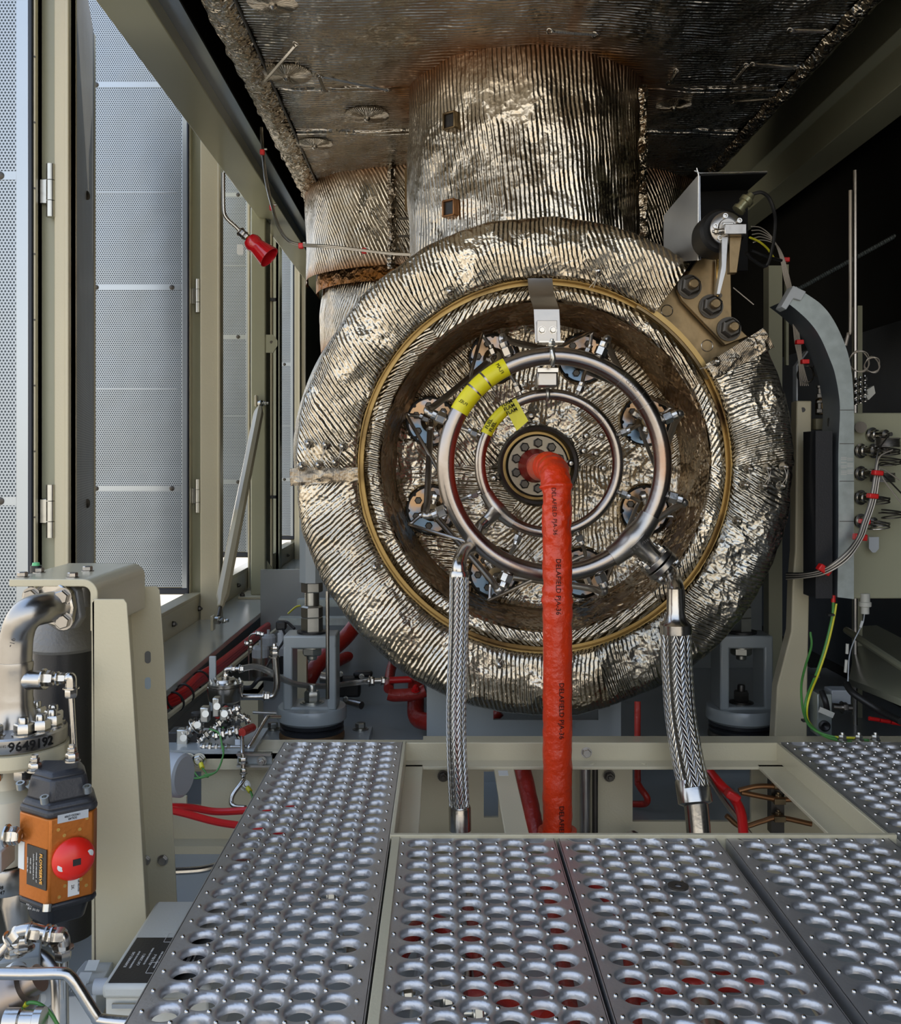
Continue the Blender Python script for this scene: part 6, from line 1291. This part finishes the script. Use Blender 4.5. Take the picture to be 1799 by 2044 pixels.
# right face plane: from front corner to right edge
A = c0+Vector((.012, -.0545, 0)); B_ = c0+Vector((.060, -.018, 0)); fx = (B_-A).normalized(); fn_ = Vector((fx.y, -fx.x, 0)); fn_ = fn_ if fn_.y < 0 else -fn_; fw = (B_-A).length
A2 = c0+Vector((-.046, -.022, 0)); B2 = c0+Vector((.006, -.0545, 0)); gx = (B2-A2).normalized(); gn = Vector((gx.y, -gx.x, 0)); gn = gn if gn.y < 0 else -gn; gw = (B2-A2).length
def onR(u, v, d=0): return A+fx*fw*u+up*v+fn_*d
def onL(u, v, d=0): return A2+gx*gw*u+up*v+gn*d
kc = onR(.52, -.002, 0)
kn = MB().lathe([(.0295, 0), (.0305, .006), (.027, .013), (.016, .020), (0, .020)], kc, fn_, 40).build('knob', REDK, act)
Mk = Matrix((fx, fn_, up)).transposed()
MB().box(kc+fn_*.0202, (.011, .002, .009), Mk).build('slot', BLACK, kn)
for (a, b2) in ((-.019, -.004), (.019, .006)): MB().lathe([(.0062, -.002), (.0062, .002), (0, .003)], kc+fx*a+up*b2+fn_*.0145, fn_+fx*(a*20), 16).build('white_dot', WHITE, kn)
MB().lathe([(.005, 0), (.004, .003), (0, .003)], kc+up*.019+fn_*.013, fn_+up*.6, 16).build('boss', REDK, kn)
for (u, v) in ((.18, .043), (.32, .033), (.68, .037), (.85, .051), (.22, -.054), (.35, -.040), (.72, -.036), (.85, -.047)): MB().lathe([(.0026, -.001), (.0026, .0006), (0, .0006)], onR(u, v), fn_, 12).build('threaded_hole', BRASS, act)
Ml = Matrix((gx, gn, up)).transposed()
MB().box(onR(.52, .058, .0006), (fw*.72, .001, .012), Mk).build('name_strip', GREYPL, act)
letters('lettering', 'SOLAR\n190232-2709', .0042, planef(onR(.5, .058, .0012), -fx, -up), INK, act)
MB().box(onR(.55, -.044, .0006), (.016, .001, .026), Mk).build('paper_label', WHITE, act)
letters('lettering', 'AIR RELATED', .003, planef(onR(.66, -.044, .0012), -up, fx), INK, act); letters('lettering', '2K', .006, planef(onR(.52, -.044, .0012), -up, fx), INKG, act)
MB().box(onL(.68, -.012, .0006), (gw*.72, .001, .058), Ml).build('black_label', BLACK, act)
letters('lettering', 'FLOWSERVE', .0080, planef(onL(.86, -.012, .0014), -up, gx), BRASS, act, bold=.0002)
for k, tx in enumerate(('MODEL  20F 39DMSHX4   A7', 'DESIGN PRESSURE 80 PSI', 'SERIES  120 LBS', 'SERIAL No. 021')): letters('lettering', tx, .0034, planef(onL(.70-.11*k, -.012, .0014), -up, gx), INKW, act)
MB().box(onL(.10, -.002, .0006), (gw*.22, .001, .040), Ml).build('white_label', WHITE, act)
MB().cyl(P(20, 1668, Yx+.02), P(40, 1670, Yx+.03), .008).nut(P(12, 1668, Yx+.02), (1, 0, 0), .013, .018, False).nut(P(27, 1669, Yx+.02), (1, 0, 0), .0105, .010, False).build('inlet_fitting', STEEL, act)
letters('lettering', 'MODEL NO.\nBX 50-50', .0045, planef(P(68, 1812, Yx+.02), (1, 0, -.25), (.25, 0, 1)), INKW, act)
# tubing front left bottom
tb2 = thing('tube_assembly', 'stainless compression fittings and tubes below the orange actuator', 'fittings', P(70, 1890, 1.35)); Y = 1.35
MB().tube([P(-20, 1925, Y), P(10, 1895, Y), P(30, 1870, Y)], .0068).build('tube', STEEL, tb2)
for a, d in (((22, 1878), (.7, 0, .7)), ((30, 1905), (0, 0, 1)), ((48, 1895), (0, 0, 1)), ((58, 1862), (1, 0, -.1)), ((92, 1866), (1, 0, -.1)), ((104, 1868), (1, 0, 0)), ((126, 1890), (0, 0, -1)), ((30, 1930), (0, 0, -1))):
    MB().nut(P(*a, Y), d, .0115, .018, False).build('hex_nut', STEEL, tb2)
MB().tube([P(35, 1860, Y), P(60, 1855, Y), P(85, 1860, Y), P(115, 1866, Y), P(126, 1872, Y), P(127, 1900, Y)], .0085, n=14).build('elbow', STEEL, tb2)
MB().cyl(P(127, 1895, Y), P(129, 2060, Y), .0062).build('drop_tube', STEEL, tb2)
one(MB().box(P(30, 1945, Y+.06), (.07, .06, .07), Matrix.Rotation(.35, 3, 'Z')), 'valve_block', GREYP, 'grey rectangular valve block under the compression fittings', 'valve block', bevel=.003)
one(MB().tube([P(-20, 1943, 1.25), P(60, 1944, 1.25), P(122, 1943, 1.25), P(140, 1950, 1.25), P(158, 1975, 1.25), P(190, 2025, 1.25), P(205, 2036, 1.25), P(300, 2044, 1.25)], .0075, n=14, sub=6), 'bent_tube', STEEL, 'long bent stainless tube crossing the lower left corner in front', 'tube')
one(MB().tube([P(30, 1895, 1.45), P(70, 1905, 1.42), P(100, 1925, 1.40), P(115, 1960, 1.38), P(118, 2060, 1.36)], .010, n=14), 'grey_loop_tube', STEELB, 'wider steel tube curving down behind the front bent tube', 'tube')
one(MB().lathe([(.03, -.05), (.032, .02), (.026, .03), (.018, .032), (.018, .05)], P(15, 1990, 1.3), (1, 0, .6), 28), 'threaded_barrel', mat('pewter', (.30, .25, .21), .9, .35), 'pewter coloured barrel fitting at the bottom left corner', 'fitting')
one(MB().lathe([(.02, -.01), (.024, 0), (.024, .012), (.02, .014)], P(28, 1962, 1.32), (1, 0, .6), 28), 'white_seal_ring', WHITE, 'white ring on the pewter barrel fitting', 'ring')
gw2 = thing('earth_lead', 'green earth lead with yellow lug in the bottom left corner', 'wire', P(60, 2010, 1.28))
MB().tube([P(48, 2008, 1.28), P(60, 2001, 1.28), P(80, 2005, 1.28), P(100, 2022, 1.28), P(118, 2050, 1.28)], .0024).build('wire', GREEN, gw2); MB().cyl(P(40, 2012, 1.28), P(54, 2003, 1.28), .004).build('lug', YWIRE, gw2); MB().nut(P(38, 2018, 1.28), (0, 0, 1), .007, .009).build('stud', STEEL, gw2)
one(MB().lathe([(.012, -.02), (.016, -.018), (.016, .0), (.013, .002), (.013, .018), (.017, .02), (.017, .03)], P(40, 2038, 1.26), (1, 0, 0), 20), 'hose_connector', STEEL, 'knurled steel connector at the very bottom left', 'connector')
one(MB().tube([P(92, 2015, 1.3), P(104, 2038, 1.3), P(112, 2060, 1.3)], .006, n=12), 'pale_hose', PALE, 'pale hose end beside the green earth lead', 'hose')
# grey DIN box
jb = thing('grey_junction_box', 'small grey plastic junction box with white labels left of the pale enclosure', 'junction box', P(180, 1980, 1.45)); Y = 1.42
MB().prism([P(170, 1917, 1.62), P(228, 1916, 1.62), P(192, 1985, 1.42), P(130, 1990, 1.42), P(155, 1935, 1.56)][::-1], (0, 0, -.05)).build('box', GREYPL, jb, bevel=.002)
for (px, py, Y_) in ((184, 1930, 1.56), (168, 1955, 1.5), (158, 1972, 1.46)): MB().box(P(px, py-3, Y_-.012), (.018, .02, .001), Matrix.Rotation(.35, 3, 'X')).build('label', WHITE, jb)
one(MB().lathe([(.014, 0), (.02, .01), (.02, .02), (.012, .028)], P(100, 1970, 1.45), (-.2, -1, 0), 20), 'grey_cable_gland', GREYPL, 'rounded grey cable gland left of the grey junction box', 'gland')
# pale enclosure with black data plate
en = thing('terminal_enclosure', 'pale terminal enclosure with a black data plate half under the left plank', 'enclosure', P(280, 1950, 1.45))
zt = P(0, 1967, 1.36).z; ya, yb2 = 1.36, F*(CZ-zt)/(1797-VY)
xa, xb = P(202, 0, ya).x, P(420, 0, ya).x
MB().bx(xa-.0, xb, ya, yb2, zt-.02, zt).build('lid', PALE, en, bevel=.006); MB().bx(xa+.004, xb-.004, ya+.004, yb2-.004, zt-.12, zt-.018).build('box', PALE, en, bevel=.004)
yp0, yp1 = F*(CZ-zt)/(1966-VY), F*(CZ-zt)/(1873-VY)
pl = MB().bx(xa+.008, xa+.14, ya+.006, yp1, zt, zt+.0012).build('data_plate', BLACKP, en)
for k, tx in enumerate(('FLAMMABLE GAS', 'CAT ZONE 1', 'II 2 G EEx d', 'TYPE 6 IP66', '24 VDC 4-20', 'mA OUTPUT')): letters('lettering', tx, .0058, planef((xa+.018+.017*k, (ya+yp1)/2, zt+.0013), (.0, 1, 0), (-1, 0, 0)), INKW, en)
for k, tx in enumerate(('EQUIPMENT PROTECTED BY', 'SEE DRAWING FOR WIRING', 'DISCONNECT SUPPLY FIRST', 'CLASS 1 DIV 2 GROUPS BCD', 'SERIAL', 'MAX AMBIENT 70 C')): letters('lettering', tx, .0038, planef((xa+.026+.017*k, (ya+yp1)/2+.01*(k % 2), zt+.0013), (.0, 1, 0), (-1, 0, 0)), INKW, en)
for (dx, dy, w_, h_) in ((.052, .03, .018, .030), (.052, .12, .018, .030), (.085, .05, .020, .05), (.085, .13, .020, .05)):
    b = MB(); x_, y_ = xa+dx, ya+dy; e_ = .0007
    for q in ((x_, x_+w_, y_, y_+e_), (x_, x_+w_, y_+h_, y_+h_+e_), (x_, x_+e_, y_, y_+h_), (x_+w_, x_+w_+e_, y_, y_+h_)): b.bx(*q, zt+.0012, zt+.0016)
    b.build('printed_box', INKW, en)
MB().bx(P(225, 0, ya).x, P(300, 0, ya).x, ya-.004, ya, zt-.030, zt-.024).build('latch', STEEL, en); MB().cyl((P(205, 0, ya).x, ya+.02, zt-.012), (P(205, 0, ya).x-.018, ya+.02, zt-.012), .011).build('gland', GREYPL, en)
